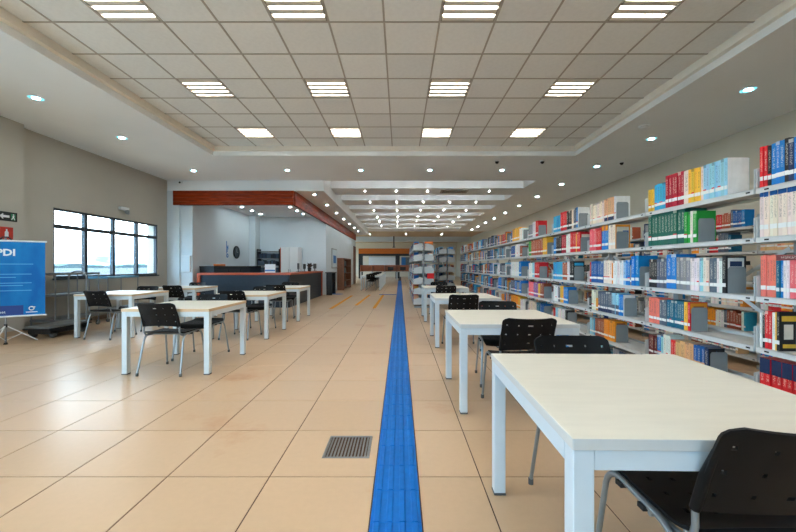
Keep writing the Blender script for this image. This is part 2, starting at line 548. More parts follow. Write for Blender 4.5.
# ---- walls
lw = MB()
WY0, WY1, WZ0, WZ1 = 7.34, 10.51, 0.985, 2.42
lw.box(-7.3, XL, 6.0, WY0, 0, ZS).box(-7.3, XL, WY1, 11.1, 0, ZS)
lw.box(-7.3, XL, WY0, WY1, 0, WZ0).box(-7.3, XL, WY0, WY1, WZ1, ZS)
W2Y0, W2Y1 = -2.9, 4.3                                                       # second window, beside and behind the camera
lw.box(-7.3, XLP, YB, W2Y0, 0, ZS).box(-7.3, XLP, W2Y1, 6.6, 0, ZS)         # pier with the signs
lw.box(-7.3, XLP, W2Y0, W2Y1, 0, WZ0).box(-7.3, XLP, W2Y0, W2Y1, 2.9, ZS)
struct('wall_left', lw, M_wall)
struct('wall_right', MB().box(XR, 6.75, YB, YE, 0, 4.2), mat('wall_paint_lit', (212, 202, 182), 0.75, noise=0.05, nscale=1.5))  # same wall paint made paler: window light put into the colour
W3X0, W3X1 = -5.8, 0.2
wbk = MB().box(-7.3, W3X0, YB - 0.2, YB, 0, 4.2).box(W3X1, 6.75, YB - 0.2, YB, 0, 4.2)
wbk.box(W3X0, W3X1, YB - 0.2, YB, 0, 0.9).box(W3X0, W3X1, YB - 0.2, YB, 3.0, 4.2)
struct('wall_back', wbk, M_wall)
fw = MB().box(-8.4, 6.75, YE, YE + 0.2, 0, 4.2)
fw.box(-8.5, -8.3, 26.2, 27.5, 0, 4.2).box(-8.5, -8.3, 41.0, YE, 0, 4.2).box(-8.5, -8.3, 27.5, 41.0, 0, 0.95).box(-8.5, -8.3, 27.5, 41.0, 3.2, 4.2)
fw.box(-8.4, -3.42, 26.1, 26.3, 0, 4.2)
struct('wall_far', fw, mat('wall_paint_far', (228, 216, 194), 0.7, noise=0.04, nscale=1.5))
rw = MB()
rw.box(-7.3, -6.3, 11.1, 15.75, 0, ZL)                                      # reception side wall
rw.box(-6.99, -6.62, 10.92, 11.1, 0, ZL).box(-6.62, -6.26, 10.98, 11.1, 0, ZL)
rw.box(-6.3, -6.05, 15.2, 15.75, 0, ZR)                                      # corner column
rw.box(-7.3, -3.2, 15.75, 15.95, 0, ZL)                                     # reception back wall
rw.box(-3.42, -3.2, 15.95, 26.1, 0, ZL)
struct('wall_reception', rw, M_wallw)
bb = MB().box(XL, XL + 0.015, 6.6, 10.92, 0, 0.09).box(XLP, XLP + 0.015, YB, 6.6, 0, 0.09)
struct('baseboard_left', bb, mat('skirting', (186, 160, 132), 0.4, noise=0.08))
struct('baseboard_right', MB().box(XR - 0.015, XR, YB, YE, 0, 0.09), MATS['skirting'])
# ---- window
win = MB()
fx0, fx1 = XL - 0.085, XL - 0.03
t = 0.045
ww = (WY1 - WY0) / 4
ztr = 2.05
win.box(fx0, fx1, WY0, WY1, WZ0, WZ0 + t).box(fx0, fx1, WY0, WY1, WZ1 - t, WZ1).box(fx0, fx1, WY0, WY1, ztr - 0.04, ztr + 0.04)
for k in range(5):
    yy = WY0 + ww * k
    a, b = (yy, yy + t) if k == 0 else ((yy - t, yy) if k == 4 else (yy - 0.035, yy + 0.035))
    win.box(fx0 - 0.01, fx1 + 0.01, a, b, WZ0, WZ1)
window = struct('window_1', win, M_frame)
for k in range(4):
    for (za, zb) in ((WZ0 + t, ztr - 0.04), (ztr + 0.04, WZ1 - t)):
        MB().box(XL - 0.06, XL - 0.054, WY0 + ww * k + 0.036, WY0 + ww * (k + 1) - 0.036, za, zb).build('pane', M_glass, window)
MB().box(XL - 0.3, XL + 0.03, WY0 - 0.02, WY1 + 0.02, WZ0 - 0.035, WZ0).build('window_sill', M_frame, window)
def long_window(name, along_y, c, a0, a1, z0, z1, n):
    """a ribbon window in the unseen walls around the camera and in the far room"""
    f, P = MB(), []
    def bx(mb, u0, u1, w0, w1, za, zb):
        return mb.box(c + w0, c + w1, u0, u1, za, zb) if along_y else mb.box(u0, u1, c + w0, c + w1, za, zb)
    bx(f, a0, a1, -0.05, 0.05, z0, z0 + 0.045); bx(f, a0, a1, -0.05, 0.05, z1 - 0.045, z1)
    st = (a1 - a0) / n
    for k in range(n + 1):
        u = a0 + st * k
        bx(f, max(a0, u - 0.03), min(a1, u + 0.03), -0.06, 0.06, z0, z1)
    o = struct(name, f, M_frame)
    for k in range(n):
        bx(MB(), a0 + st * k + 0.031, a0 + st * (k + 1) - 0.031, -0.003, 0.003, z0 + 0.045, z1 - 0.045).build('pane', M_glass, o)
long_window('window_2', True, XLP - 0.1, W2Y0, W2Y1, WZ0, 2.9, 7)
long_window('window_3', False, YB - 0.1, W3X0, W3X1, 0.9, 3.0, 5)
long_window('far_room_added_window', True, -8.4, 27.5, 41.0, 0.95, 3.2, 10)  # unseen window added to brighten the far room
def portal(loc, rot, sx, sy):
    """daylight sampling guide in a window opening (gives no light of its own)"""
    d = bpy.data.lights.new('window_portal', 'AREA'); d.shape = 'RECTANGLE'; d.size = sx; d.size_y = sy; d.cycles.is_portal = True
    o = bpy.data.objects.new('window_portal', d); COL.objects.link(o); o.location = loc; o.rotation_euler = rot
portal((XL - 0.2, (WY0 + WY1) / 2, (WZ0 + WZ1) / 2), (0, -math.pi / 2, 0), WZ1 - WZ0, WY1 - WY0)
portal((XLP - 0.3, (W2Y0 + W2Y1) / 2, (WZ0 + 2.9) / 2), (0, -math.pi / 2, 0), 2.9 - WZ0, W2Y1 - W2Y0)
portal((-8.55, 34.25, 2.07), (0, -math.pi / 2, 0), 2.25, 13.5)
portal(((W3X0 + W3X1) / 2, YB - 0.25, 1.95), (math.pi / 2, 0, math.pi), W3X1 - W3X0, 2.1)
# ---- land outside: unseen near ground, then fields and hills seen low through the panes
M_land = mat('pale_near_ground', (176, 180, 178), 0.95, noise=0.3, nscale=0.02)
struct('ground_outside', MB().box(-110, -7.6, -110, 160, -4.4, -4.0).box(-7.6, 110, -110, -4.2, -4.4, -4.0), M_land)  # unseen near ground, kept pale to bounce daylight up to the ceiling
struct('fields_outside', MB().box(-1500, -110.1, -900, 1500, -4.5, -4.1), mat('fields_dark', (36, 45, 48), 0.95, noise=0.25, nscale=0.02))
hl = MB()
N = 60
pts = []
for k in range(N + 1):
    yy = -200 + 1500 * k / N
    pts.append((yy, -4 + 7 + 3.2 * math.sin(k * 0.7) + 2.4 * math.sin(k * 1.9 + 1) + random.random() * 1.2))
hl.prism([(-200, -4)] + pts + [(1300, -4)], -900, -860, 'x')
struct('hills_outside', hl, mat('hill_green', (66, 84, 88), 0.95, noise=0.3, nscale=0.05))

# ---- wooden fascia of the reception (boards)
fas = thing('wooden_fascia', 'reddish wooden board fascia hanging above the reception counter front', 'fascia', (0, 10.92, 3.06))
tag(fas, kind='structure')
nb = 4
bh = 0.43 / nb
for k in range(nb):
    MB().box(-6.79, -3.18, -0.04, 0.035, k * bh + 0.003, (k + 1) * bh - 0.003).build('board', M_wood, fas)
MB().box(-6.79, -3.20, 0.0, 0.03, 0, 0.43).build('backing', M_dark, fas)
fas2 = thing('wooden_fascia', 'long reddish wooden board fascia running back along the white reception side wall', 'fascia', (-3.18, 10.96, 3.06))
tag(fas2, kind='structure')
for k in range(nb):
    MB().box(-0.05, 0.03, 0.0, 15.1, k * bh + 0.003, (k + 1) * bh - 0.003).build('board', M_wood, fas2)
MB().box(-0.045, 0.0, 0.0, 15.1, 0, 0.43).build('backing', M_dark, fas2)

# ---- doors along the reception wall
d1 = struct('door_1', MB().box(-3.2, -3.16, 25.0, 25.12, 0, 2.6).box(-3.2, -3.16, 25.95, 26.08, 0, 2.6).box(-3.2, -3.16, 25.0, 26.08, 2.5, 2.6), M_woodb)
MB().box(-3.2, -3.175, 25.12, 25.95, 0, 2.5).build('door_leaf', mat('door_brown', (110, 62, 40), 0.45, noise=0.2), d1)

# ================================================================== CEILING LAMPS
def make_panel():
    t = thing('troffer_light', '', 'ceiling light')
    w, d = 0.60, 0.596
    mb = MB()
    mb.box(-w / 2, w / 2, -d / 2, d / 2, 0.045, 0.055)
    for s in (-1, 1):
        mb.box(s * w / 2, s * (w / 2 - 0.012), -d / 2, d / 2, 0.0, 0.045)
        mb.box(-w / 2, w / 2, s * d / 2, s * (d / 2 - 0.012), 0.0, 0.045)
    mb.build('housing', M_refl, t)
    tube = MB().tube([(-w / 2 + 0.02, 0, 0), (w / 2 - 0.02, 0, 0)], 0.0125, 6).mesh('tube', M_tube)
    for k in range(4):
        place('tube', tube, t, (0, -0.167 + 0.125 * k, 0.024))
    edges = [-d / 2 + 0.012] + [-0.167 + 0.125 * k for k in range(4)] + [d / 2 - 0.012]
    for k in range(5):                                   # blades between the tubes, flush with the ceiling
        a, b = edges[k] + (0.022 if k else 0), edges[k + 1] - (0.022 if k < 4 else 0)
        MB().prism([(a, 0.0), (b, 0.0), (b - 0.005, 0.006), (a + 0.005, 0.006)], -w / 2 + 0.013, w / 2 - 0.013, 'x').build('louvre', M_blade, t)
    return t
pan = make_panel()
lamps.sort(key=lambda q: (q[2], q[0]))
ys = sorted({round(q[2], 2) for q in lamps})
seen_rows = [yv for yv in ys if yv > 3]
cn = ['beside the left soffit', 'left of centre', 'right of centre', 'beside the right soffit']
rn = {}
for i, yv in enumerate(ys):
    rn[yv] = {0: 'over the near tables', 1: 'in the middle row', 2: 'in the far row'}.get(i - (len(ys) - len(seen_rows)), ['straight above the camera', 'behind the camera', 'far behind the camera'][len(ys) - len(seen_rows) - 1 - i])
first = True
for q in lamps:
    yv = round(q[2], 2)
    ci = min(range(4), key=lambda k: abs(lamp_cols[k] - q[0]))
    lab = 'square four-tube ceiling light %s, %s' % (rn[yv], cn[ci])
    loc = ((q[0] + q[1]) / 2, (q[2] + q[3]) / 2, ZC)
    if first:
        pan.location = loc; pan['label'] = lab; pan['group'] = 'square tube lights in the tiled ceiling'; first = False
    else:
        dup(pan, loc, 0, lab)
for k in range(7):
    cv_ = thing('cove_light', 'linear tube light tucked inside the %s slot of the slotted ceiling' % ordn(k + 1), 'ceiling light', (0.9, slot0[k] + 0.06, ZS + 0.10), 0, 'cove lights in the ceiling slots')
    MB().tube([(-2.9, 0, 0.03), (2.9, 0, 0.03)], 0.014, 6).build('tube', M_cove, cv_)
    MB().box(-2.95, 2.95, -0.06, 0.03, 0.0, 0.012).build('batten', M_white, cv_)
def make_down(r, lens_mat, name):
    t = thing(name, '', 'downlight')
    MB().lathe([(r * 0.95, -0.001), (r * 0.97, -0.004), (r * 1.05, -0.003), (r * 1.08, 0.0)], 24).build('trim_ring', M_ring, t)
    MB().lathe([(0.0, -0.0015), (r * 0.5, -0.0015)], 20).build('lens', lens_mat, t)
    MB().lathe([(r * 0.5, -0.0012), (r * 0.95, -0.0012)], 24).build('halo_ring', M_halo, t)
    return t
protos = {}
def downs(pts, r, lens_mat, fmt, group):
    key = (r, lens_mat.name)
    for i, (X, Y, Z) in enumerate(pts):
        lab = fmt % ordn(i + 1)
        if key not in protos:
            protos[key] = make_down(r, lens_mat, 'downlight')
            p = protos[key]; p.location = (X, Y, Z); p['label'] = lab; p['group'] = group
        else:
            dup(protos[key], (X, Y, Z), 0, lab, group)
downs([(5.07, 5.3 + 2.04 * k, ZS) for k in range(11)], 0.10, M_lens, 'round recessed downlight above the bookcases, %s from the front', 'downlights above the bookcases')
downs([(-5.56, 5.56, ZS), (-5.56, 7.28, ZS), (-5.56, 9.8, ZS)], 0.10, M_lens, 'round recessed downlight above the window side, %s from the front', 'downlights in the left soffit')
downs([(-3.02, 9.75, ZS), (-1.05, 9.75, ZS), (0.80, 9.75, ZS), (2.73, 9.75, ZS)], 0.085, M_lens, 'round downlight in the strip past the tiled ceiling, %s from left', 'downlights past the tiled ceiling')
downs([(-2.70, 11.5 + 2.0 * k, ZL) for k in range(7)], 0.085, M_lens, 'round downlight beside the long wooden fascia, %s from the front', 'downlights along the fascia')
downs([(-5.67, 13.05 + 0.88 * k, ZR) for k in range(3)], 0.085, M_lens, 'round downlight deep inside the reception ceiling, %s from the front', 'reception downlights')
downs([(-3.94, 13.05 + 0.88 * k, ZR) for k in range(3)], 0.085, M_lens, 'round reception downlight near the fascia corner, %s from the front', 'reception downlights')
for k in range(6):
    yy = slot0[k] + 1.06 + 0.45
    downs([(X, yy, ZS) for X in (-1.2, -0.13, 0.94, 2.0, 3.06)], 0.038, M_lens2, 'small spot in the ' + ordn(k + 1) + ' beam of the slotted ceiling, %s from left', 'spots in the slotted ceiling')
downs([(X, Y, 3.9) for Y in (30.5, 36.5) for X in (-5.5, -2.5, 0.5, 3.5)], 0.10, M_lens, 'round downlight in the far room ceiling, %s of eight', 'far room downlights')

# ================================================================== FLOOR FITTINGS
strip = thing('tactile_strip', 'long blue ribbed tactile paving strip running down the middle of the floor', 'tactile paving', (-0.02, 0, 0))
tb = MB()
tb.cbox(-0.1235, 0.1235, -0.1235, 0.1235, 0.0, 0.004, 0.0012)
for k in range(4):
    xx = -0.093 + 0.062 * k
    tb.prism([(xx - 0.017, 0.004), (xx + 0.017, 0.004), (xx + 0.011, 0.0085), (xx - 0.011, 0.0085)], -0.118, 0.118, 'y')
tbm = tb.mesh('tile', M_blue)
yy = 1.375
while yy < 30.6:
    place('tile', tbm, strip, (0, yy, 0.0)); yy += 0.2475
br = thing('tactile_branch', 'short blue tactile paving branch meeting the long strip from the left', 'tactile paving', (-0.15, 15.7, 0))
for k in range(3):
    place('tile', tbm, br, (-0.13 - 0.2475 * k, 0, 0), math.pi / 2)
gr = thing('floor_drain', 'square grey metal drain grate beside the blue strip', 'drain', (-0.3515, 2.49, 0))
w = 0.1515
fr = MB()
for s in (-1, 1):
    fr.box(s * w, s * (w - 0.017), -w, w, -0.008, 0.003)
    fr.box(-w + 0.017, w - 0.017, s * w, s * (w - 0.015), -0.008, 0.003)
fr.build('frame', M_steel, gr)
MB().box(-w, w, -w, w, -0.0095, -0.0085).build('pit', M_dark, gr)
bar = MB().box(-0.0050, 0.0050, -w + 0.015, w - 0.015, -0.006, 0.002).mesh('bar', M_steel)
for k in range(12):
    place('bar', bar, gr, (-w + 0.017 + (k + 0.5) * (2 * w - 0.034) / 12, 0, 0))
def tape(x0, y0, x1, y1, w, m, label):
    d = Vector((x1 - x0, y1 - y0, 0)); n = Vector((-d.y, d.x, 0)).normalized() * w / 2
    mid = Vector(((x0 + x1) / 2, (y0 + y1) / 2, 0))
    poly = [((Vector((x0, y0, 0)) + n - mid).xy), ((Vector((x1, y1, 0)) + n - mid).xy), ((Vector((x1, y1, 0)) - n - mid).xy), ((Vector((x0, y0, 0)) - n - mid).xy)]
    o = MB().prism([tuple(p) for p in poly], 0.0005, 0.0022, 'z').build('floor_tape', m)
    o.location = mid
    tag(o, label, 'floor marking', 'floor tape lines')
tape(-2.0, 10.5, -2.0, 15.2, 0.11, M_yellow, 'yellow floor tape line closest to the reception counter')
tape(-1.38, 11.4, -1.29, 15.6, 0.10, M_yellow, 'yellow floor tape line between two other yellow lines')
tape(-0.76, 10.6, -0.71, 15.6, 0.10, M_yellow, 'yellow floor tape line closest to the blue strip')
fs = MB().lathe([(0.0, 0.002), (0.28, 0.002), (0.285, 0.0005)], 28)
o = fs.build('floor_sticker', M_bluemark, None, (-2.78, 16.0, 0))
tag(o, 'round blue sticker on the floor by the black side desk', 'floor sticker')

# ================================================================== TABLES
def make_table(edge):
    t = thing('square_table', '', 'table', group='white square reading tables')
    W = 0.5
    top = MB().box(-W, W, -W, W, 0.716, 0.75)
    for i, f in enumerate(top.f):
        top.m[i] = 0 if i < 2 else 1
    o = top.build('tabletop', [M_tabletop, edge], t); bevel(o, 0.003, 2)
    I = W - 0.004
    lg = bevel(MB().box(-0.03, 0.03, -0.03, 0.03, 0.012, 0.716).build('leg', M_tleg, t, (-I + 0.03, -I + 0.03, 0)), 0.003, 1)
    cap = MB().cbox(-0.031, 0.031, -0.031, 0.031, 0.0, 0.012, 0.002).build('foot_cap', M_cap, lg)
    for sx, sy in ((1, -1), (-1, 1), (1, 1)):
        c = lg.copy(); COL.objects.link(c); c.parent = t; c.location = (sx * (I - 0.03), sy * (I - 0.03), 0)
        q = cap.copy(); COL.objects.link(q); q.parent = c
    for s in (-1, 1):
        MB().box(-I + 0.06, I - 0.06, s * I, s * (I - 0.03), 0.660, 0.716).build('apron_rail', M_tleg, t)
        MB().box(s * I, s * (I - 0.03), -I + 0.06, I - 0.06, 0.660, 0.716).build('apron_rail', M_tleg, t)
    return t
tabW = make_table(M_edge)
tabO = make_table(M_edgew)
used = set()
def put_table(p, x, y, label, rz=0):
    if p.name not in used:
        used.add(p.name); p.location = (x, y, 0); p.rotation_euler = (0, 0, rz); p['label'] = label
        return p
    return dup(p, (x, y, 0), rz, label)
put_table(tabW, 0.995, 1.512, 'large white square table in the right foreground with cream top', math.radians(-1.2))
put_table(tabW, 1.0, 3.53, 'white square table by the bookcases, second from the front')
put_table(tabW, 1.03, 5.98, 'white square table by the bookcases, third from the front')
put_table(tabW, 1.03, 8.55, 'white square table by the bookcases, farthest of the four')
put_table(tabO, -2.66, 4.62, 'white square table with tan edge, nearest in the aisle row on the left')
put_table(tabO, -2.72, 6.62, 'white square table with tan edge, second in the aisle row on the left')
put_table(tabO, -2.74, 8.60, 'white square table with tan edge in front of the reception counter corner')
put_table(tabO, -5.08, 6.72, 'white square table with tan edge beside the window carts')
put_table(tabO, -4.98, 8.45, 'white square table with tan edge between window and reception counter')
for k in range(4):
    put_table(tabW, -1.48, 18.85 + 2.0 * k, 'white table far down the hall left of the blue strip, %s in its row' % ordn(k + 1))

# ================================================================== CHAIRS
def make_chair():
    t = thing('perforated_chair', '', 'chair', group='black perforated chairs')
    # side frames: bent tube from rear foot over the seat rail to the front foot
    def bend(a, b, c, n=5):
        return [tuple(Vector(a) * (1 - u) ** 2 + Vector(b) * 2 * u * (1 - u) + Vector(c) * u * u) for u in [k / n for k in range(n + 1)]]
    for s in (-1, 1):
        p = [(s * 0.248, -0.255, 0.02)]
        p += bend((s * 0.230, -0.175, 0.38), (s * 0.226, -0.155, 0.452), (s * 0.225, -0.085, 0.452))
        p += bend((s * 0.225, 0.10, 0.458), (s * 0.226, 0.180, 0.460), (s * 0.230, 0.195, 0.39))
        p += [(s * 0.248, 0.25, 0.02)]
        f = MB().tube(p, 0.011, 8).build('leg_frame', M_chrome, t)
        for q in (p[0], p[-1]):
            MB().lathe([(0.0, 0.0), (0.0145, 0.0), (0.0145, 0.03), (0.011, 0.034)], 10, c=(q[0], q[1], 0.0)).build('foot_cap', M_cap, f)
        MB().box(s * 0.19, s * 0.245, -0.045, -0.015, 0.437, 0.452).build('seat_clamp', M_slot, f)
        MB().box(s * 0.19, s * 0.245, 0.075, 0.105, 0.440, 0.455).build('seat_clamp', M_slot, f)
        # back support: rail under the seat rising to the back
        q = [(s * 0.205, 0.02, 0.441)] + bend((s * 0.205, -0.12, 0.44), (s * 0.207, -0.198, 0.44), (s * 0.206, -0.206, 0.505)) + [(s * 0.205, -0.204, 0.56)]
        MB().tube(q, 0.0095, 8).build('back_support', M_chrome, t)
    MB().tube([(-0.235, -0.06, 0.441), (0.235, -0.06, 0.441)], 0.009, 8).build('cross_bar', M_chrome, t)
    MB().tube([(-0.235, 0.09, 0.445), (0.235, 0.09, 0.445)], 0.009, 8).build('cross_bar', M_chrome, t)
    # moulded sheets (backrest and seat) from grids; holes are left-out cells
    def sheet(name, nu, nv, fn, holes, thick):
        v = [fn(-1 + 2 * i / nu, j / nv) for j in range(nv + 1) for i in range(nu + 1)]
        fc = []
        for j in range(nv):
            for i in range(nu):
                if (i, j) in holes: continue
                a = j * (nu + 1) + i
                fc.append((a, a + 1, a + nu + 2, a + nu + 1))
        me = bpy.data.meshes.new(name); me.from_pydata(v, [], fc); me.materials.append(M_chair)
        me.polygons.foreach_set('use_smooth', [True] * len(fc))
        bm = bmesh.new(); bm.from_mesh(me)
        loose = [q for q in bm.verts if not q.link_faces]
        bmesh.ops.delete(bm, geom=loose, context='VERTS')
        ret = bmesh.ops.solidify(bm, geom=bm.faces[:], thickness=thick)
        bmesh.ops.recalc_face_normals(bm, faces=bm.faces)
        for e in bm.edges:
            if len(e.link_faces) == 2 and e.calc_face_angle(0) > 0.9: e.smooth = False
        bm.to_mesh(me); bm.free()
        return place(name, me, t)
    def back(u, v):
        hw = 0.215
        r = 0.10
        if v > 1 - r: hw -= 0.016 * (1 - math.sqrt(max(0, 1 - ((v - 1 + r) / r) ** 2)))
        if v < 0.12: hw -= 0.012 * (1 - math.sqrt(max(0, 1 - ((0.12 - v) / 0.12) ** 2)))
        z = 0.545 + 0.285 * v - 0.010 * (1 - u * u) * v - 0.012 * max(0, abs(u) - 0.86) / 0.14 * v + 0.018 * (1 - u * u) * (1 - v) 
        y = -0.222 - 0.105 * v ** 1.15 - 0.045 * (1 - u * u)
        return (u * hw, y + 0.02, z)
    holes = set()
    for j in (4, 10, 16):
        for i in (3, 11, 28, 36): holes.add((i, j))
        if j == 16: holes |= {(i, j) for i in range(18, 22)}
        else: holes |= {(19, j), (20, j)}
    bk = sheet('backrest', 40, 21, back, holes, 0.010)
    for s in (-1, 1):   # thickened sleeves at the sides of the back
        MB().tube([(s * 0.205, -0.203, 0.552), (s * 0.204, -0.235, 0.66), (s * 0.2, -0.268, 0.745)], [0.014, 0.0145, 0.011], 8).build('side_sleeve', M_chair, bk)
    def seat(u, v):
        yv = -0.205 + 0.43 * v
        hw = 0.215 - 0.025 * max(0, (0.15 - v) / 0.15) ** 2 - 0.02 * max(0, (v - 0.85) / 0.15) ** 2
        z = 0.462 - 0.010 * (1 - u * u) + 0.035 * max(0, (0.22 - v) / 0.22) ** 2 * (1 - 0.4 * u * u) - 0.045 * max(0, (v - 0.78) / 0.22) ** 2
        return (u * hw, yv, z + 0.012)
    sh = {(i, j) for j in (5, 9, 13) for i in (5, 11, 18, 24)}
    sheet('seat', 30, 20, seat, sh, 0.012)
    return t
chair = make_chair()
chair_used = []
def put_chair(x, y, rz, label):
    rz = math.radians(rz)
    if not chair_used:
        chair_used.append(1); chair.location = (x, y, 0); chair.rotation_euler = (0, 0, rz); chair['label'] = label
    else:
        dup(chair, (x, y, 0), rz, label)
put_chair(1.035, 1.228, 0, 'black perforated chair in the right foreground, cut off by the picture edge')
put_chair(0.99, 1.81, 180, 'black chair facing the camera across the large foreground table')
put_chair(1.02, 3.16, 0, 'black chair at the second table by the bookcases, its back to the camera')
put_chair(1.10, 3.93, 174, 'black chair on the far side of the second table by the bookcases')
put_chair(0.92, 5.53, 0, 'black chair at the third table by the bookcases, its back to the camera')
put_chair(0.97, 7.95, 0, 'black chair at the farthest bookcase-side table, its back to the camera')
put_chair(1.0, 9.05, 180, 'black chair behind the farthest bookcase-side table')
put_chair(-2.69, 4.325, -2, 'black chair with light holes, tucked under nearest left aisle table')
put_chair(-2.71, 4.98, 180, 'black chair on the far side of the nearest left aisle table')
put_chair(-2.76, 6.315, -4, 'black chair at the near side of the second left aisle table')
put_chair(-2.72, 6.98, 180, 'black chair on the far side of the second left aisle table')
put_chair(-2.74, 8.30, 0, 'black chair at the near side of the table by the counter corner')
put_chair(-2.78, 8.98, 182, 'black chair on the far side of the table by the counter corner')
put_chair(-5.03, 6.34, -8, 'black chair at the near side of the table by the window carts')
put_chair(-5.12, 7.10, 180, 'black chair on the far side of the table by the window carts')
put_chair(-4.82, 8.02, -4, 'black chair at the near side of the table between window and counter')
put_chair(-5.08, 8.86, 180, 'black chair on the far side of the table between window and counter')
for k in range(4):
    put_chair(-1.48, 18.55 + 2.0 * k, 0, 'black chair at the near side of the far hall tables, %s in the row' % ordn(k + 1))
    put_chair(-1.48, 19.2 + 2.0 * k, 180, 'black chair at the far side of the far hall tables, %s in the row' % ordn(k + 1))

# ================================================================== BOOKCASES
SX = 2.25                                        # front of the long run
SD = 0.26
BAY_Y = [1.28 + 1.03 * k for k in range(13)]     # bay k spans BAY_Y[k]..+1.03
SHELF_Z = [1.725, 1.415, 1.045, 0.725, 0.430, 0.125]
bay_names = ['at the picture edge'] 
def bay_phrase(k):
    return 'bookcase at right picture edge' if k == 0 else '%s bookcase from the right edge' % ordn(k + 1)
def shelf_geo(x0, x1, y0, y1):
    """one steel shelf: tray with turned-down front lip and two end plates; local z 0 = top of the tray"""
    f = 1 if x1 > x0 else -1
    mb = MB()
    mb.box(x0, x1, y0, y1, -0.006, 0.0)
    mb.box(x0, x0 + f * 0.004, y0, y1, -0.034, 0.0)
    mb.box(x1, x1 - f * 0.003, y0, y1, -0.03, 0.02)
    return mb
def make_bay(both, phrase):
    t = thing('steel_bookcase', phrase, 'bookcase', group='steel bookcases along the right side')
    L = 1.03
    for xx in ((0.30,) if not both else (0.30,)):
        for yv in (0.0, L - 0.03):
            MB().box(xx - 0.02, xx + 0.02, yv, yv + 0.03, 0.0, 1.95).build('upright', M_shelfd, t)
            MB().box(0.02, 0.58 if both else 0.34, yv, yv + 0.03, 0.0, 0.05).build('foot_beam', M_shelfd, t)
    for side in (0, 1) if both else (0,):
        for z in SHELF_Z:
            if side == 0: o = shelf_geo(0.0, 0.27, 0.008, L - 0.008).build('shelf', M_shelf, t, (0, 0, z))
            else: o = shelf_geo(0.60, 0.33, 0.008, L - 0.008).build('shelf', M_shelf, t, (0, 0, z))
            xa, xb = (0.004, 0.26) if side == 0 else (0.596, 0.34)
            for yv in (0.006, L - 0.010):
                poly = [(xa, -0.032), (xb, -0.032), (xb, 0.17), (xb + (xa - xb) * 0.35, 0.17), (xa, 0.125)]
                MB().prism(poly, yv, yv + 0.004, 'y').build('end_plate', M_shelf, o)
            if side == 0:
                for yv in (0.03, L - 0.09):
                    MB().box(-0.0012, 0.0002, yv, yv + 0.028, -0.022, -0.012).build('slot', M_slot, o)
    for za, zb in ((0.80, 1.35),):
        for s in (0, 1):
            a, b = ((0.05, za), (L - 0.05, zb)) if s == 0 else ((0.05, zb), (L - 0.05, za))
            xx = 0.285 - 0.006 * s
            mid = ((a[0] + b[0]) / 2, (a[1] + b[1]) / 2)
            d = Vector((b[0] - a[0], b[1] - a[1])).normalized(); n = Vector((-d.y, d.x)) * 0.013
            MB().prism([(a[0] + n.x, a[1] + n.y), (b[0] + n.x, b[1] + n.y), (b[0] - n.x, b[1] - n.y), (a[0] - n.x, a[1] - n.y)], xx - 0.002, xx + 0.002, 'x').build('cross_brace', M_shelf, t)
    return t
BAY_N = 12
bay_lab = lambda k: 'open steel bookcase full of books, %s' % ('cut by the right picture edge' if k == 0 else '%s in the run from the right edge' % ordn(k + 1))
bay0 = make_bay(False, bay_lab(0))
bay0.location = (SX, BAY_Y[0], 0)
for k in range(1, BAY_N):
    dup(bay0, (SX, BAY_Y[k], 0), 0, bay_lab(k))

# --- book palette
PAL = {'red': (214, 26, 36), 'crimson': (176, 22, 50), 'salmon': (238, 120, 104), 'pink': (232, 96, 108), 'orange': (240, 150, 34), 'yellow': (244, 190, 60),
       'sky blue': (50, 168, 214), 'blue': (0, 124, 200), 'deep blue': (0, 88, 158), 'navy': (16, 44, 84), 'pale blue': (150, 206, 224), 'teal': (6, 100, 128),
       'dark green': (16, 98, 84), 'green': (34, 164, 60), 'white': (236, 234, 228), 'cream': (240, 224, 204), 'tan': (226, 176, 126), 'brown': (150, 74, 48),
       'maroon': (110, 44, 46), 'black': (26, 26, 30), 'grey': (140, 142, 146), 'slate': (86, 98, 116), 'purple': (124, 76, 150), 'russet': (176, 84, 52)}
# --- unit book meshes (x: spine 0 -> fore-edge 1, y: thickness, z: height)
def unit_cover():
    a = 0.07
    prof = [(0, 0), (1, 0), (1, a), (0.03, a), (0.03, 1 - a), (1, 1 - a), (1, 1), (0, 1)]
    v = [(x, y, 0) for x, y in prof] + [(x, y, 1) for x, y in prof]
    n = 8
    f = [(i, (i + 1) % n, (i + 1) % n + n, i + n) for i in range(n)]
    f += [(3, 2, 1, 0), (7, 4, 3, 0), (7, 6, 5, 4), (8, 9, 10, 11), (8, 11, 12, 15), (12, 13, 14, 15)]
    return v, f
UV_SPINE = [(1, 0), (0, 0), (0, 1), (1, 1)]
def add_uv(me, spine_faces):
    uvl = me.uv_layers.new(name='UVMap')
    for p in me.polygons:
        for li in p.loop_indices:
            co = me.vertices[me.loops[li].vertex_index].co
            uvl.data[li].uv = (-3.0, -3.0)
    return uvl
cv, cf = unit_cover()
cover_me = bpy.data.meshes.new('book'); cover_me.from_pydata(cv, [], cf); cover_me.materials.append(M_book)
bm = bmesh.new(); bm.from_mesh(cover_me); bmesh.ops.recalc_face_normals(bm, faces=bm.faces); bm.to_mesh(cover_me); bm.free()
uvl = cover_me.uv_layers.new(name='UVMap')
for p in cover_me.polygons:
    sp = all(abs(cover_me.vertices[i].co.x) < 1e-6 for i in p.vertices)
    for li in p.loop_indices:
        co = cover_me.vertices[cover_me.loops[li].vertex_index].co
        uvl.data[li].uv = (co.y, co.z) if sp else (-3, -3)
pages_me = MB().box(0.03, 0.965, 0.07, 0.93, 0.015, 0.985).mesh('pages', M_pages)
label_me = MB().box(-0.008, 0.0, 0.01, 0.99, 0.17, 0.27).mesh('spine_label', M_label)
lb = MB().box(-0.008, 0.0, 0.01, 0.99, 0.17, 0.27, 0).box(-0.009, 0.0, 0.01, 0.99, 0.27, 0.305, 1)
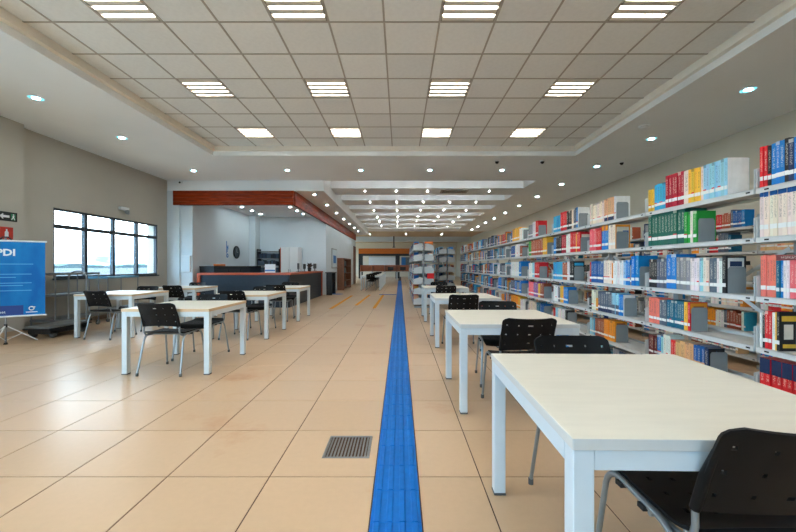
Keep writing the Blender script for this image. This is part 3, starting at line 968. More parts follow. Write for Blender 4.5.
labelr_me = lb.mesh('spine_label', [M_label, M_labelr])
band_cache = {}
def band_mesh(colr, z0, z1):
    k = (colr, z0, z1)
    if k not in band_cache:
        band_cache[k] = MB().box(-0.006, 0.0, 0.0, 1.0, z0, z1).mesh('spine_band', mat('band_' + colr.replace(' ', '_'), PAL[colr], 0.55, noise=0.1))
    return band_cache[k]

R = lambda c, n, th, h, **k: dict(c=c, n=n, t=th, h=h, **k)
BAND_BLUE = ('deep blue', 0.88, 1.0)
SPEC = {
 (0, 0): [R('red', 2, .021, .255), R('black', 1, .022, .252), R('blue', 3, .027, .258), R('black', 1, .026, .26), R('navy', 1, .028, .25), R('blue', 2, .03, .25), R('black', 3, .03, .25)],
 (0, 1): [R('cream', 13, .0262, .285, band=BAND_BLUE)],
 (0, 2): [R('salmon', 5, .0195, .255), R('teal', 1, .02, .225), R('blue', 1, .022, .225), R('white', 2, .016, .225), R('pink', 3, .022, .225), R('white', 4, .03, .22)],
 (0, 3): [R('white', 1, .012, .22), R('black', 1, .016, .22), R('red', 2, .019, .235), R('white', 1, .02, .23), R('yellow', 1, .013, .23), R('black', 1, .018, .235, cover='portrait')],
 (0, 4): [R('red', 10, .0315, .235, band=('navy', 0.60, 1.0))],
 (1, 0): [R('yellow', 2, .036, .20), R('sky blue', 4, .038, .23), R('crimson', 6, .033, .275), R('cream', 1, .05, .265), R('yellow', 4, .028, .262), R('cream', 1, .026, .258), R('pale blue', 8, .0248, .262, cover='white')],
 (1, 1): [R('dark green', 11, .0385, .285), R('green', 2, .033, .245), R('white', 1, .02, .245), R('green', 1, .034, .245, cover='green')],
 (1, 2): [R('black', 4, .028, .25), R('slate', 4, .028, .255), R('blue', 2, .053, .285), R('grey', 4, .035, .26), R('white', 4, .022, .25), R('pale blue', 2, .02, .25), R('cream', 2, .024, .255), R('slate', 2, .03, .25), R('white', 2, .024, .25), R('black', 1, .028, .262, cover='stripes')],
 (1, 3): [R('salmon', 4, .034, .225), R('slate', 3, .03, .215), R('teal', 7, .0275, .225), R('yellow', 1, .032, .225), R('red', 1, .022, .225, cover='orange_top')],
 (1, 4): [R('maroon', 3, .036, .185), R('blue', 1, .05, .20), R('pale blue', 1, .03, .19), R('white', 3, .029, .215), R('red', 2, .03, .19), R('tan', 4, .045, .20), R('deep blue', 3, .033, .20, band=('tan', 0.0, 0.4)), R('navy', 1, .035, .20, cover='globe')],
 (2, 0): [R('cream', 9, .034, .24), R('tan', 5, .038, .25, band=('navy', 0.0, 0.2)), R('white', 1, .03, .25, cover='white')],
 (2, 1): [R('pink', 4, .036, .255), R('red', 3, .036, .25), R('blue', 4, .038, .27, band=('orange', 0.78, 1.0)), R('cream', 3, .04, .26, cover='orange_frame')],
 (2, 2): [R('red', 1, .035, .235), R('deep blue', 6, .044, .245), R('cream', 4, .04, .25), R('orange', 1, .025, .22), R('white', 5, .036, .245), R('pale blue', 1, .04, .25), R('blue', 2, .036, .25), R('grey', 1, .02, .2), R('blue', 2, .05, .29)],
 (2, 3): [R('black', 1, .05, .15), R('cream', 2, .045, .225), R('orange', 1, .05, .14), R('slate', 7, .038, .225, band=('navy', 0.0, 0.25)), R('pale blue', 4, .034, .225, band=('slate', 0.0, 0.45)), R('blue', 2, .036, .215, cover='white')],
 (2, 4): [R('pale blue', 2, .04, .19), R('sky blue', 1, .04, .19), R('brown', 5, .038, .205), R('orange', 5, .04, .215, cover='orange_frame2')],
 (3, 0): [R('sky blue', 5, .05, .235), R('red', 4, .045, .26), R('black', 3, .045, .25), R('cream', 2, .03, .25), R('slate', 2, .035, .26), R('blue', 1, .04, .265, cover='white')],
 (3, 1): [R('blue', 2, .05, .24), R('black', 4, .042, .245), R('crimson', 4, .04, .25), R('white', 3, .038, .25), R('red', 3, .045, .27), R('yellow', 1, .03, .25), R('red', 2, .04, .25, cover='red')],
 (3, 2): [R('sky blue', 6, .05, .25), R('russet', 3, .05, .24), R('white', 2, .035, .25), R('black', 2, .05, .25, cover='blue_white')],
 (3, 3): [R('white', 4, .04, .22), R('slate', 2, .03, .215), R('yellow', 2, .05, .23), R('blue', 3, .045, .225, cover='blue')],
 (3, 4): [R('red', 2, .04, .19), R('pale blue', 2, .04, .2), R('white', 5, .045, .2), R('black', 1, .04, .2, cover='stripes')],
 (4, 0): [R('grey', 4, .045, .22), R('white', 3, .05, .255), R('red', 2, .045, .26, cover='red_white')],
 (4, 1): [R('green', 2, .06, .25), R('russet', 10, .05, .26), R('yellow', 3, .05, .27)],
 (4, 2): [R('white', 4, .04, .24), R('pale blue', 3, .035, .25), R('red', 4, .05, .25, cover='red')],
 (4, 3): [R('pink', 4, .055, .235), R('purple', 4, .055, .235), R('yellow', 2, .045, .225), R('brown', 3, .04, .235, cover='red')],
 (4, 4): [R('cream', 6, .06, .19), R('teal', 4, .045, .2), R('deep blue', 3, .04, .2)],
 (5, 0): [R('deep blue', 2, .05, .23), R('yellow', 7, .06, .25), R('white', 4, .05, .22)],
 (5, 1): [R('deep blue', 5, .05, .22), R('white', 6, .05, .24), R('brown', 2, .05, .2)],
 (5, 2): [R('white', 10, .05, .27), R('blue', 2, .05, .28)],
 (5, 3): [R('slate', 5, .05, .22), R('blue', 2, .05, .22), R('grey', 4, .04, .2), R('blue', 2, .05, .23)],
 (5, 4): [R('orange', 9, .05, .22), R('yellow', 3, .05, .22), R('white', 5, .05, .19)],
}
RCOL = ['white', 'white', 'cream', 'blue', 'sky blue', 'deep blue', 'navy', 'slate', 'black', 'grey', 'red', 'orange', 'tan', 'teal', 'pale blue', 'brown', 'russet', 'grey']
def random_row(rng, L, hmax):
    out, used_ = [], 0.0
    fill = L * rng.uniform(0.62, 0.93)
    while used_ < fill:
        n = rng.randint(1, 6); th = rng.uniform(0.018, 0.045); c = rng.choice(RCOL)
        hh = rng.uniform(0.72, 1.0) * hmax
        n = min(n, max(1, int((fill - used_) / th)))
        out.append(R(c, n, th, hh)); used_ += n * th
    return out
# --- lay the books out
books = []      # dict(x,y,z,depth,thick,h,col,facing,band,bay,shelf,idx,cover,lab)
ends = []       # bookend positions
def lay(row, xspine, facing, ystart, z, yend, bay, shelf, rng):
    """from the far end (high y) towards the camera"""
    y = ystart
    idx = 0
    last = None
    for g in row:
        for i in range(g['n']):
            th = g['t'] * rng.uniform(0.94, 1.05)
            if y - th < yend: return last, y
            idx += 1
            h = g['h'] * rng.uniform(0.985, 1.01)
            dp = min(0.20, max(0.11, h * rng.uniform(0.54, 0.64)))
            c = [min(1, v * rng.uniform(0.9, 1.08)) for v in lin(PAL[g['c']])]
            last = dict(x=xspine + facing * rng.uniform(0.004, 0.014), y=y - th, z=z, d=dp * facing, t=th - 0.0012, h=h, col=c, cn=g['c'], band=g.get('band'), bay=bay, shelf=shelf, idx=idx,
                        cover=g.get('cover') if i == g['n'] - 1 else None, red=rng.random() < 0.16, main=(bay is not None), tall=h)
            books.append(last)
            y -= th
    return last, y
rng = random.Random(5)
for k in range(BAY_N):
    y0, y1 = BAY_Y[k], BAY_Y[k] + 1.03
    for s in range(6):
        if s == 5 and k < 2: continue
        row = SPEC.get((k, s)) or random_row(rng, 0.98, min(0.27, (SHELF_Z[s - 1] - SHELF_Z[s] - 0.05) if s else 0.26))
        last, ye = lay(row, SX + 0.010, 1, y1 - 0.018, SHELF_Z[s], y0 + 0.03, k, s, rng)
        if last is not None and ye > y0 + 0.10 and not (k == 1 and s == 0) and k > 0:
            ends.append((SX + 0.018, ye, SHELF_Z[s], k, s, last['h']))
        elif last is not None and k == 0 and s == 3:
            ends.append((SX + 0.10, ye, SHELF_Z[s], k, s, last['h']))
# the rack beyond the run, seen through its gaps
X2, Y2 = 4.25, 3.3
rack2 = make_bay(True, 'steel bookcase standing behind the long run, seen through its gaps, first of nine')
rack2.location = (X2, Y2, 0); rack2['group'] = 'bookcases behind the run'
for k in range(9):
    if k: dup(rack2, (X2, Y2 + 1.03 * k, 0), 0, 'steel bookcase standing behind the long run, seen through its gaps, %s of nine' % ordn(k + 1))
    for s in range(6):
        lay(random_row(rng, 1.0, min(0.27, (SHELF_Z[s - 1] - SHELF_Z[s] - 0.05) if s else 0.26)), X2 + 0.012, 1, Y2 + 1.03 * k + 1.01, SHELF_Z[s], Y2 + 1.03 * k + 0.02, None, s, rng)
# islands beside the far tables
def island(x0, y0, nb, label, grp):
    for k in range(nb):
        dup(rack2, (x0, y0 + 1.03 * k, 0), 0, label % ordn(k + 1), grp)
        for s in range(6):
            hm = min(0.27, (SHELF_Z[s - 1] - SHELF_Z[s] - 0.05) if s else 0.26)
            lay(random_row(rng, 1.0, hm), x0 + 0.012, 1, y0 + 1.03 * k + 1.01, SHELF_Z[s], y0 + 1.03 * k + 0.02, None, s, rng)
            lay(random_row(rng, 1.0, hm), x0 + 0.588, -1, y0 + 1.03 * k + 1.01, SHELF_Z[s], y0 + 1.03 * k + (0.28 if (k == 0 and s == 0) else 0.02), None, s, rng)
island(0.40, 10.75, 5, 'double-sided steel bookcase island beside the blue strip, %s unit from its end', 'island bookcases')
island(1.50, 13.9, 3, 'double-sided steel bookcase behind the island, %s unit from its end', 'inner island bookcases')
# --- choose the individuals: the largest 300 in view
def share(b):
    if b['bay'] is None: return 0
    Y = b['y'] + b['t']
    u, v = px(b['x'], Y, b['z']); u2, v2 = px(b['x'], b['y'], b['z'] + b['h'])
    if u >= 794 or u2 < 0: return 0
    # hidden behind the foreground table top
    top = px(b['x'], (b['y'] + Y) / 2, b['z'] + b['h'])
    if 1.48 * F_PX / 2.012 + CX > top[0] and top[1] > 354: return 0
    if top[0] > 670 and top[1] > 356 + (top[0] - 675) * 0.33: return 0
    if b['bay'] >= 2 and top[1] > 322 and top[0] < 585: return 0
    # the near neighbour's cover hides little; use the spine
    return max(0.0, (min(u2, 796) - u) * (v - v2))
cand = sorted([b for b in books if share(b) > 0], key=share, reverse=True)[:300]
ids = {id(b) for b in cand}
shelf_ph = ['top shelf', 'second shelf', 'third shelf', 'fourth shelf', 'fifth shelf', 'lowest shelf']
def book_label(b):
    kind = 'tall book' if b['tall'] > 0.255 else ('book' if b['tall'] > 0.21 else 'short book')
    return '%s %s, white spine label, %s from left, %s, %s' % (b['cn'], kind, ordn(b['idx']), shelf_ph[b['shelf']].replace(' shelf', ' shelf'), bay_phrase(b['bay']).replace('bookcase from the right edge', 'bookcase from right').replace('bookcase at right picture edge', 'rightmost bookcase'))
def put_book(b):
    o = bpy.data.objects.new('book', cover_me); COL.objects.link(o)
    o.location = (b['x'], b['y'], b['z']); o.scale = (b['d'], b['t'], b['h'])
    o.color = (*b['col'], 1)
    tag(o, book_label(b), 'book', 'books on the bookcase shelves')
    place('pages', pages_me, o)
    if b['band']:
        place('spine_band', band_mesh(*b['band']), o)
    place('spine_label', labelr_me if b['red'] else label_me, o)
    b['obj'] = o
    return o
def panel(o, name, x0, x1, z0, z1, m, lift=0.012):
    """flat print on the cover that faces the camera"""
    t = o.scale[1]
    return MB().box(x0, x1, -lift * 0.03 / t * 0.4, 0.0, z0, z1).build(name, m, o)
def printm(n, c, **k): return mat('print_' + n, c, 0.5, **k)
COVERS = {
 'white': [(0.01, 0.99, 0.0, 1.0, 'white')], 'green': [(0.03, 0.97, 0.08, 0.95, 'green')],
 'stripes': [(0.1, 0.9, 0.05, 0.95, 'white'), (0.2, 0.8, 0.72, 0.86, 'navy'), (0.2, 0.8, 0.45, 0.6, 'slate')],
 'orange_top': [(0.03, 0.97, 0.62, 0.97, 'orange'), (0.2, 0.8, 0.80, 0.86, 'brown'), (0.03, 0.97, 0.05, 0.6, 'red')],
 'globe': [(0.03, 0.97, 0.05, 0.97, 'black'), (0.55, 0.97, 0.08, 0.38, 'red')],
 'orange_frame': [(0.02, 0.98, 0.0, 0.99, 'orange'), (0.1, 0.9, 0.2, 0.9, 'cream'), (0.5, 0.88, 0.3, 0.75, 'deep blue')],
 'orange_frame2': [(0.02, 0.98, 0.0, 0.99, 'orange'), (0.15, 0.85, 0.82, 0.92, 'brown')],
 'red': [(0.03, 0.97, 0.02, 0.98, 'red'), (0.15, 0.85, 0.75, 0.9, 'cream')],
 'red_white': [(0.02, 0.98, 0.0, 0.99, 'red'), (0.14, 0.86, 0.1, 0.86, 'white')],
 'blue': [(0.02, 0.98, 0.0, 0.99, 'blue')], 'blue_white': [(0.1, 0.9, 0.78, 0.92, 'sky blue')],
 'portrait': [(0.03, 0.97, 0.0, 0.99, 'black'), (0.1, 0.9, 0.76, 0.9, 'yellow'), (0.2, 0.62, 0.3, 0.68, 'cream'), (0.15, 0.9, 0.08, 0.18, 'yellow')],
}
for b in cand:
    o = put_book(b)
    if b['cover'] in COVERS:
        for i, (x0, x1, z0, z1, c) in enumerate(COVERS[b['cover']]):
            panel(o, 'cover_print', x0, x1, z0, z1, printm(c.replace(' ', '_'), PAL[c], noise=0.12, nscale=3), 0.012 * (i + 1))
        if b['cover'] == 'globe':
            g = MB().lathe([(0.0, -0.03), (0.36, -0.03), (0.37, 0.0)], 20, axis='y', c=(0.5, -0.01, 0.5))
            g.build('cover_print', printm('globe_blue', (60, 130, 200), noise=0.0, nscale=2, alt=(200, 220, 236)), o)
        if b['cover'] == 'portrait':
            pass
# one book lying on top of the row at the right edge
o = bpy.data.objects.new('book', cover_me); COL.objects.link(o)
lay_b = [b for b in cand if b['bay'] == 0 and b['shelf'] == 2 and b['idx'] >= 6]
if lay_b:
    zt = max(b['z'] + b['h'] for b in books if b['bay'] == 0 and b['shelf'] == 2 and b['idx'] >= 6)
    ymax = max(b['y'] + b['t'] for b in lay_b)
    o.location = (SX + 0.012, ymax - 0.24, zt + 0.0275); o.rotation_euler = (-math.pi / 2, 0, 0)
    o.scale = (0.17, 0.026, 0.235); o.color = (*lin(PAL['maroon']), 1)
    tag(o, 'dark red book lying flat on upright books, third shelf, rightmost bookcase', 'book', 'books on the bookcase shelves')
    place('pages', pages_me, o)
else:
    bpy.data.objects.remove(o)
# --- all other books: one object
sv, sf, smi, suv, scol = [], [], [], [], []
def stuff_book(b):
    X, Y, Z, D, TT, H = b['x'], b['y'], b['z'], b['d'], b['t'], b['h']
    base = len(sv)
    sv.extend((X + D * x, Y + TT * y, Z + H * z) for x, y, z in cv)
    rv = random.random()
    for f in cf:
        sf.append(tuple(i + base for i in f)); smi.append(0)
        sp = all(cv[i][0] < 1e-6 for i in f)
        for i in f:
            suv.append((cv[i][1], cv[i][2]) if sp else (-3, -3)); scol.append((*b['col'], rv))
    def bx(x0, x1, y0, y1, z0, z1, mi):
        base = len(sv)
        for (a, c, e) in ((x0, y0, z0), (x1, y0, z0), (x1, y1, z0), (x0, y1, z0), (x0, y0, z1), (x1, y0, z1), (x1, y1, z1), (x0, y1, z1)):
            sv.append((X + D * a, Y + TT * c, Z + H * e))
        for f in ((0, 3, 2, 1), (4, 5, 6, 7), (0, 1, 5, 4), (1, 2, 6, 5), (2, 3, 7, 6), (3, 0, 4, 7)):
            sf.append(tuple(i + base for i in f)); smi.append(mi)
            for i in f: suv.append((-3, -3)); scol.append((1, 1, 1, 0))
    bx(0.03, 0.965, 0.07, 0.93, 0.015, 0.985, 1)
    bx(-0.008, 0.0, 0.01, 0.99, 0.17, 0.27, 2)
    if b['red']: bx(-0.009, 0.0, 0.01, 0.99, 0.27, 0.32, 3)
for b in books:
    if id(b) not in ids: stuff_book(b)
me = bpy.data.meshes.new('shelved_books'); me.from_pydata(sv, [], sf)
for m in (M_bookS, M_pages, M_label, M_labelr): me.materials.append(m)
me.polygons.foreach_set('material_index', smi)
uvl = me.uv_layers.new(name='UVMap'); uvl.data.foreach_set('uv', [c for p in suv for c in p])
ca = me.color_attributes.new('bookcol', 'FLOAT_COLOR', 'CORNER'); ca.data.foreach_set('color', [c for p in scol for c in p])
o = place('shelved_books', me)
tag(o, 'many small books of mixed colours packed on the farther bookcase shelves', 'books', kind='stuff')
# --- bookends
bp_ = [(-0.055, 0.0), (0.055, 0.0), (0.055, 0.145), (0.045, 0.16), (-0.045, 0.16), (-0.055, 0.145)]
be = MB().prism(bp_, 0.0, 0.002, 'y').box(-0.055, 0.055, -0.045, 0.0, 0.0, 0.0015).mesh('bookend', M_bookend)
for (x, y, z, k, s, h) in ends:
    o = place('bookend', be, None, (x + 0.075, y - 0.0045, z + 0.0005))
    o.scale = (1.15, 1, min(1.15, h * 0.86 / 0.16))
    tag(o, 'grey steel bookend closing the %s row of the %s' % (shelf_ph[s].replace(' shelf', '-shelf'), bay_phrase(k)), 'bookend', 'grey bookends')
# red card and orange box on the island end
o = MB().box(0.80, 1.0, 10.735, 10.74, 0.86, 1.02).build('end_card', M_redcard)
tag(o, 'bright red card fixed to the end of the bookcase island', 'card')
bx_ = MB().cbox(0.74, 0.98, 10.78, 11.0, 1.727, 1.96, 0.004).build('document_box', M_orange)
tag(bx_, 'orange document box on the top shelf of the bookcase island', 'box')

# ================================================================== RECEPTION
rc = thing('reception_counter', 'dark navy reception counter with copper-coloured top edge and posts', 'counter', (-6.0, 10.75, 0))
MB().box(0.06, 2.70, 0.05, 0.10, 0.0, 0.97).build('front_panel', M_navy, rc)
MB().box(2.66, 2.72, 0.05, 4.42, 0.0, 0.97).build('side_panel', M_navy, rc)
MB().box(0.0, 2.78, 0.0, 0.55, 0.97, 1.03).box(2.22, 2.78, 0.55, 4.48, 0.97, 1.03).build('counter_top', M_copper, rc)
MB().box(0.0, 0.08, 0.0, 0.5, 0.0, 0.97).build('end_post', M_copper, rc)
MB().box(2.62, 2.76, 4.42, 4.48, 0.0, 0.97).build('end_post', M_copper, rc)
MB().box(0.08, 2.62, 0.35, 0.40, 0.74, 0.76).build('desk_shelf', M_black, rc)
bd = thing('back_cabinet', 'long low black cabinet against the reception side wall', 'cabinet', (-6.25, 11.35, 0))
MB().box(0.0, 0.45, 0.0, 3.7, 0.0, 1.20).build('body', M_black, bd)
MB().box(-0.0, 0.47, -0.02, 3.72, 1.20, 1.23).build('top', M_black, bd)
for k in range(4): MB().box(0.45, 0.465, 0.03 + 0.92 * k, 0.90 + 0.92 * k, 0.05, 1.15).build('door', M_navy, bd)
o = MB().cbox(-6.1, -5.9, 11.9, 12.3, 1.232, 1.30, 0.004).build('file_tray', M_orange); tag(o, 'orange file tray on the black reception cabinet', 'tray')
# rack of dark files
rk = thing('file_rack', 'dark metal rack of files against the reception back wall', 'rack', (-6.02, 15.3, 0))
for s in (0, 0.92): MB().box(s, s + 0.03, 0, 0.4, 0, 1.95).build('upright', M_black, rk)
for k in range(7):
    MB().box(0.03, 0.92, 0, 0.4, 0.3 * k + 0.04, 0.3 * k + 0.06).build('shelf', M_shelfd, rk)
rr = random.Random(3)
fcols = [(40, 60, 82), (30, 40, 56), (70, 90, 110), (22, 26, 34)]
nfile = 0
for k in range(6):
    nrow = 0
    xx = 0.04
    while xx < 0.86:
        wd = rr.uniform(0.06, 0.1)
        if xx + wd > 0.91: break
        c = rr.choice(fcols)
        nfile += 1
        o = MB().cbox(-6.02 + xx, -6.02 + xx + wd - 0.004, 15.32, 15.62, 0.3 * k + 0.0605, 0.3 * k + 0.06 + rr.uniform(0.17, 0.22), 0.003).build('box_file', mat('file_%d' % fcols.index(c), c, 0.5, noise=0.1))
        nrow += 1
        tag(o, '%s box file on the reception rack, %s from left on %s shelf' % (['steel blue', 'dark navy', 'slate blue', 'black'][fcols.index(c)], ordn(nrow), ordn(6 - k) if k < 5 else 'top'), 'file', 'box files on the reception rack')
        xx += wd
fr_ = thing('white_cabinet', 'tall white metal cabinet behind the reception counter', 'cabinet', (-4.95, 15.1, 0))
MB().box(0, 0.72, 0.03, 0.6, 0.0, 2.02).build('body', M_white, fr_)
for s in (0, 1): MB().box(0.01 + 0.36 * s, 0.35 + 0.36 * s, 0.0, 0.03, 0.05, 2.0).build('door', M_white, fr_)
for s in (0.32, 0.39): MB().box(s, s + 0.015, -0.02, 0.0, 0.95, 1.1).build('handle', M_steel, fr_)
MB().box(-0.03, -0.002, 0.02, 0.6, 0.0, 2.0).build('side_edge', M_copper, fr_)
# things on the counter
def monitor(x, y, z, rz, label, w=0.42, hh=0.27):
    t = thing('monitor', label, 'monitor', (x, y, z), math.radians(rz), 'computer screens')
    MB().cbox(-0.1, 0.1, -0.07, 0.07, 0, 0.012, 0.003).build('base', M_black, t)
    MB().box(-0.02, 0.02, -0.01, 0.01, 0.012, 0.12).build('stand', M_black, t)
    bevel(MB().box(-w / 2, w / 2, -0.02, 0.015, 0.10, 0.10 + hh).build('screen_housing', M_black, t), 0.006, 1)
    return t
zc = 1.031
monitor(-3.52, 12.6, zc, 100, 'black monitor on the side counter, closest to its front corner', 0.4, 0.2)
monitor(-3.52, 13.4, zc, 95, 'black monitor on the side counter, second from its front corner', 0.36, 0.18)
monitor(-3.52, 14.1, zc, 92, 'black monitor on the side counter next to the potted plant', 0.4, 0.2)
monitor(-3.50, 14.95, zc, 88, 'black monitor at the far end of the side counter', 0.36, 0.2)
pl = thing('potted_plant', 'small dark potted plant on the reception side counter', 'plant', (-3.42, 13.75, zc))
MB().lathe([(0.0, 0), (0.06, 0), (0.08, 0.14), (0.07, 0.14), (0.0, 0.13)], 14).build('pot', M_black, pl)
M_leaf = mat('leaf_dark', (60, 40, 34), 0.5, noise=0.3)
for k in range(14):
    a = k * 2.4; r = 0.06 + 0.05 * (k % 3)
    p0 = Vector((0.02 * math.cos(a), 0.02 * math.sin(a), 0.13)); p1 = Vector((r * math.cos(a), r * math.sin(a), 0.24 + 0.03 * (k % 4)))
    MB().tube([p0, (p0 + p1) / 2 + Vector((0, 0, 0.03)), p1], [0.004, 0.026, 0.003], 5).build('leaf', M_leaf, pl)
cb = thing('display_card', 'white and blue display card standing on the reception counter', 'card', (-3.92, 10.98, zc))
MB().box(-0.16, 0.16, 0, 0.012, 0, 0.26).build('card', M_white, cb)
MB().box(-0.15, 0.15, -0.001, 0.0, 0.05, 0.09).build('printed_band', M_posterb, cb)
MB().box(-0.12, 0.12, 0.0, 0.10, 0, 0.01).build('foot', M_white, cb)
# signs on the reception wall
ws = thing('wall_lettering', 'blue vertical lettering on the reception side wall', 'wall sign', (-6.298, 13.2, 2.0))
for k, chh in enumerate('INFO'):
    o = place('letter', text_mesh(chh, 0.19, M_posterb, 0.004, 0.012), ws, (0, 0, -0.15 * k))
    o.rotation_euler = (math.pi / 2, 0, math.pi / 2)
cl = thing('wall_clock', 'dark oval-looking round wall clock on the reception side wall', 'clock', (-6.3, 13.98, 1.76))
MB().lathe([(0.0, 0.0), (0.24, 0.0), (0.25, 0.02), (0.24, 0.045), (0.2, 0.045), (0.19, 0.03)], 28, axis='x').build('rim', M_black, cl)
MB().lathe([(0.0, 0.031), (0.19, 0.031)], 24, axis='x').build('face', mat('clock_face', (40, 50, 60), 0.3), cl)
MB().box(0.032, 0.036, -0.006, 0.006, 0, 0.14).build('hand', M_white, cl); MB().box(0.032, 0.036, 0, 0.1, -0.006, 0.006).build('hand', M_white, cl)
eb = thing('electrical_box', 'flat white electrical panel on the pier left of the reception', 'panel', (-6.44, 10.98, 1.05))
MB().cbox(-0.13, 0.13, -0.05, 0, 0, 0.5, 0.006).build('case', M_white, eb); MB().box(-0.11, 0.11, -0.056, -0.05, 0.02, 0.48).build('door', M_wallw, eb)
nb_ = thing('notice_board', 'narrow framed notice board on the white wall past the counter', 'notice board', (-3.2, 17.0, 1.12))
MB().box(0, 0.03, 0, 1.3, 0, 0.95).build('frame', M_shelfd, nb_)
MB().box(0.03, 0.034, 0.05, 1.25, 0.05, 0.90).build('poster', M_poster, nb_); MB().box(0.034, 0.036, 0.3, 1.0, 0.25, 0.62).build('print', M_posterb, nb_)
sd = thing('side_desk', 'small black desk at the far end of the reception counter', 'desk', (-3.15, 15.35, 0))
MB().box(0.0, 0.30, 0.0, 1.0, 0.93, 0.97).build('top', M_black, sd)
for yv in (0.03, 0.90): MB().box(0.04, 0.27, yv, yv + 0.06, 0, 0.93).build('leg', M_black, sd)
MB().box(0.04, 0.07, 0.09, 0.90, 0.3, 0.93).build('modesty_panel', M_black, sd)
# wooden bookcase with magazines
bc = thing('wooden_bookcase', 'brown wooden magazine bookcase against the white wall past the counter', 'bookcase', (-3.195, 18.5, 0))
MB().box(0, 0.36, 0, 0.03, 0, 1.64).build('side_panel', M_woodb, bc); MB().box(0, 0.36, 2.57, 2.6, 0, 1.64).build('side_panel', M_woodb, bc)
MB().box(0, 0.02, 0.03, 2.57, 0, 1.64).build('back_panel', M_black, bc)
MB().box(0, 0.36, 0.03, 2.57, 1.61, 1.64).build('top', M_woodb, bc)
for k in range(4): MB().box(0.02, 0.35, 0.03, 2.57, 0.08 + 0.38 * k, 0.10 + 0.38 * k).build('shelf', M_woodb, bc)
mc = [(60, 110, 130), (190, 190, 186), (40, 60, 80), (150, 160, 168), (80, 150, 170), (170, 120, 80)]
for k in range(4):
    for i in range(6):
        c = mc[(i * 3 + k * 2) % 6]
        yv = 18.5 + 0.12 + i * 0.40
        o = MB().prism([(-3.10, 0.101 + 0.38 * k), (-3.08, 0.101 + 0.38 * k), (-3.10, 0.38 + 0.38 * k), (-3.12, 0.38 + 0.38 * k)], yv, yv + 0.22 + 0.02 * ((i + k) % 3), 'y').build('magazine', mat('mag_%d' % mc.index(c), c, 0.4, noise=0.3, nscale=9))
        tag(o, 'magazine on the %s shelf of the brown bookcase, %s from the front' % (['lowest', 'second lowest', 'third lowest', 'top'][k], ordn(i + 1)), 'magazine', 'magazines on the brown bookcase')

# ================================================================== FAR END
bmf = thing('wooden_beam', 'orange wooden beam across the far end of the hall', 'beam', (0, 36, 2.45)); bmf['kind'] = 'structure'
MB().box(-4.1, 1.4, 0, 0.12, 0, 0.52).build('board', M_woodo, bmf)
MB().box(-4.1, 1.4, 0.01, 0.14, -0.22, 0.0).build('dark_panel', M_black, bmf)
for xx in (-4.1, -0.45): MB().box(xx, xx + 0.42, 0.02, 0.14, -2.45, -0.22).build('post', M_black, bmf)
wb = thing('whiteboard', 'wide pale whiteboard on the far wall under the orange beam', 'whiteboard', (-3.6, 41.97, 0.95))
MB().box(0, 3.2, -0.03, 0.0, 0, 1.3).build('board', M_white, wb)
MB().box(-0.04, 3.24, -0.035, 0.0, 1.3, 1.35).box(-0.04, 3.24, -0.05, 0.0, -0.05, 0.0).build('frame', M_shelfd, wb)
bl = thing('wall_poster', 'blue and grey poster on the far wall by the dark post', 'poster', (0.15, 41.97, 0.95))
MB().box(0, 0.5, -0.02, 0, 0, 1.3).build('blue_half', M_posterb, bl); MB().box(0.5, 1.5, -0.02, 0, 0, 1.3).build('grey_half', mat('poster_grey', (110, 120, 124), 0.5, noise=0.3), bl)
struct('trim_2', MB().box(-8.3, 6.4, 33.0, 33.25, 3.45, 3.9), M_wallw)
pr = thing('ceiling_projector_pole', 'dark pole hanging from the far ceiling', 'pole', (-0.55, 32.6, 2.95))
MB().tube([(0, 0, 0), (0, 0, 0.95)], 0.05, 8).build('pole', M_black, pr); MB().box(-0.12, 0.12, -0.1, 0.1, -0.06, 0.0).build('mount', M_black, pr)
# study carrels
xs = [-3.5, -2.42, -1.34, -0.26]
for k, x0 in enumerate(xs):
    t = thing('study_carrel', 'brown-panelled study carrel with white desk at the hall end, %s from left' % ordn(k + 1), 'carrel', (x0, 32.0, 0), group='study carrels at the hall end')
    MB().box(0, 1.04, 0.62, 0.65, 0.72, 1.32).build('back_panel', M_carrel, t)
    for s in (0, 1.02): MB().box(s, s + 0.02, 0.0, 0.62, 0.72, 1.32).build('divider', M_carrel, t)
    MB().box(0.02, 1.02, 0.0, 0.62, 0.72, 0.75).build('desktop', M_tabletop, t)
    for s in (0.0, 0.99): MB().box(s, s + 0.05, 0.0, 0.6, 0.0, 0.72).build('side_leg', M_tleg, t)
    if k >= 2:
        monitor(x0 + 0.52, 32.3, 0.751, 0, 'black monitor on the study carrel, %s' % ('left one of two' if k == 2 else 'right one of two'), 0.5, 0.3)

# ================================================================== WINDOW SIDE
# banner on a tripod
ba = math.atan2(0.26, 0.40)
bn = thing('banner_stand', 'blue printed banner on a white tripod stand at the left picture edge', 'banner', (-6.20, 5.72, 0), math.radians(33))
BW = 0.46
BT, BB_ = 1.63, 0.44
MB().box(-BW, BW, -0.02, -0.017, BB_, BT).build('banner_cloth', M_banner, bn)
cloth = bn.children[0]
MB().box(-BW, BW, -0.0215, -0.02, BB_ + 0.02, BB_ + 0.17).build('navy_band', M_bannern, cloth)
MB().box(BW * 0.45, BW, -0.0222, -0.0215, BB_ + 0.02, BB_ + 0.17).build('blue_corner', M_banner, cloth)
for nm, z in (('top_bar', BT), ('bottom_bar', BB_)):
    MB().tube([(-BW - 0.015, -0.018, z), (BW + 0.02, -0.018, z)], 0.014, 8).build(nm, M_white, bn)
MB().tube([(0, 0.01, 0.03), (0, 0.01, BT + 0.05)], 0.013, 8).build('pole', M_steel, bn)
MB().tube([(-0.06, 0.0, BT + 0.02), (-0.03, 0.0, BT + 0.06), (0.03, 0.0, BT + 0.06), (0.07, 0.0, BT + 0.02)], 0.01, 6).build('hook', M_black, bn)
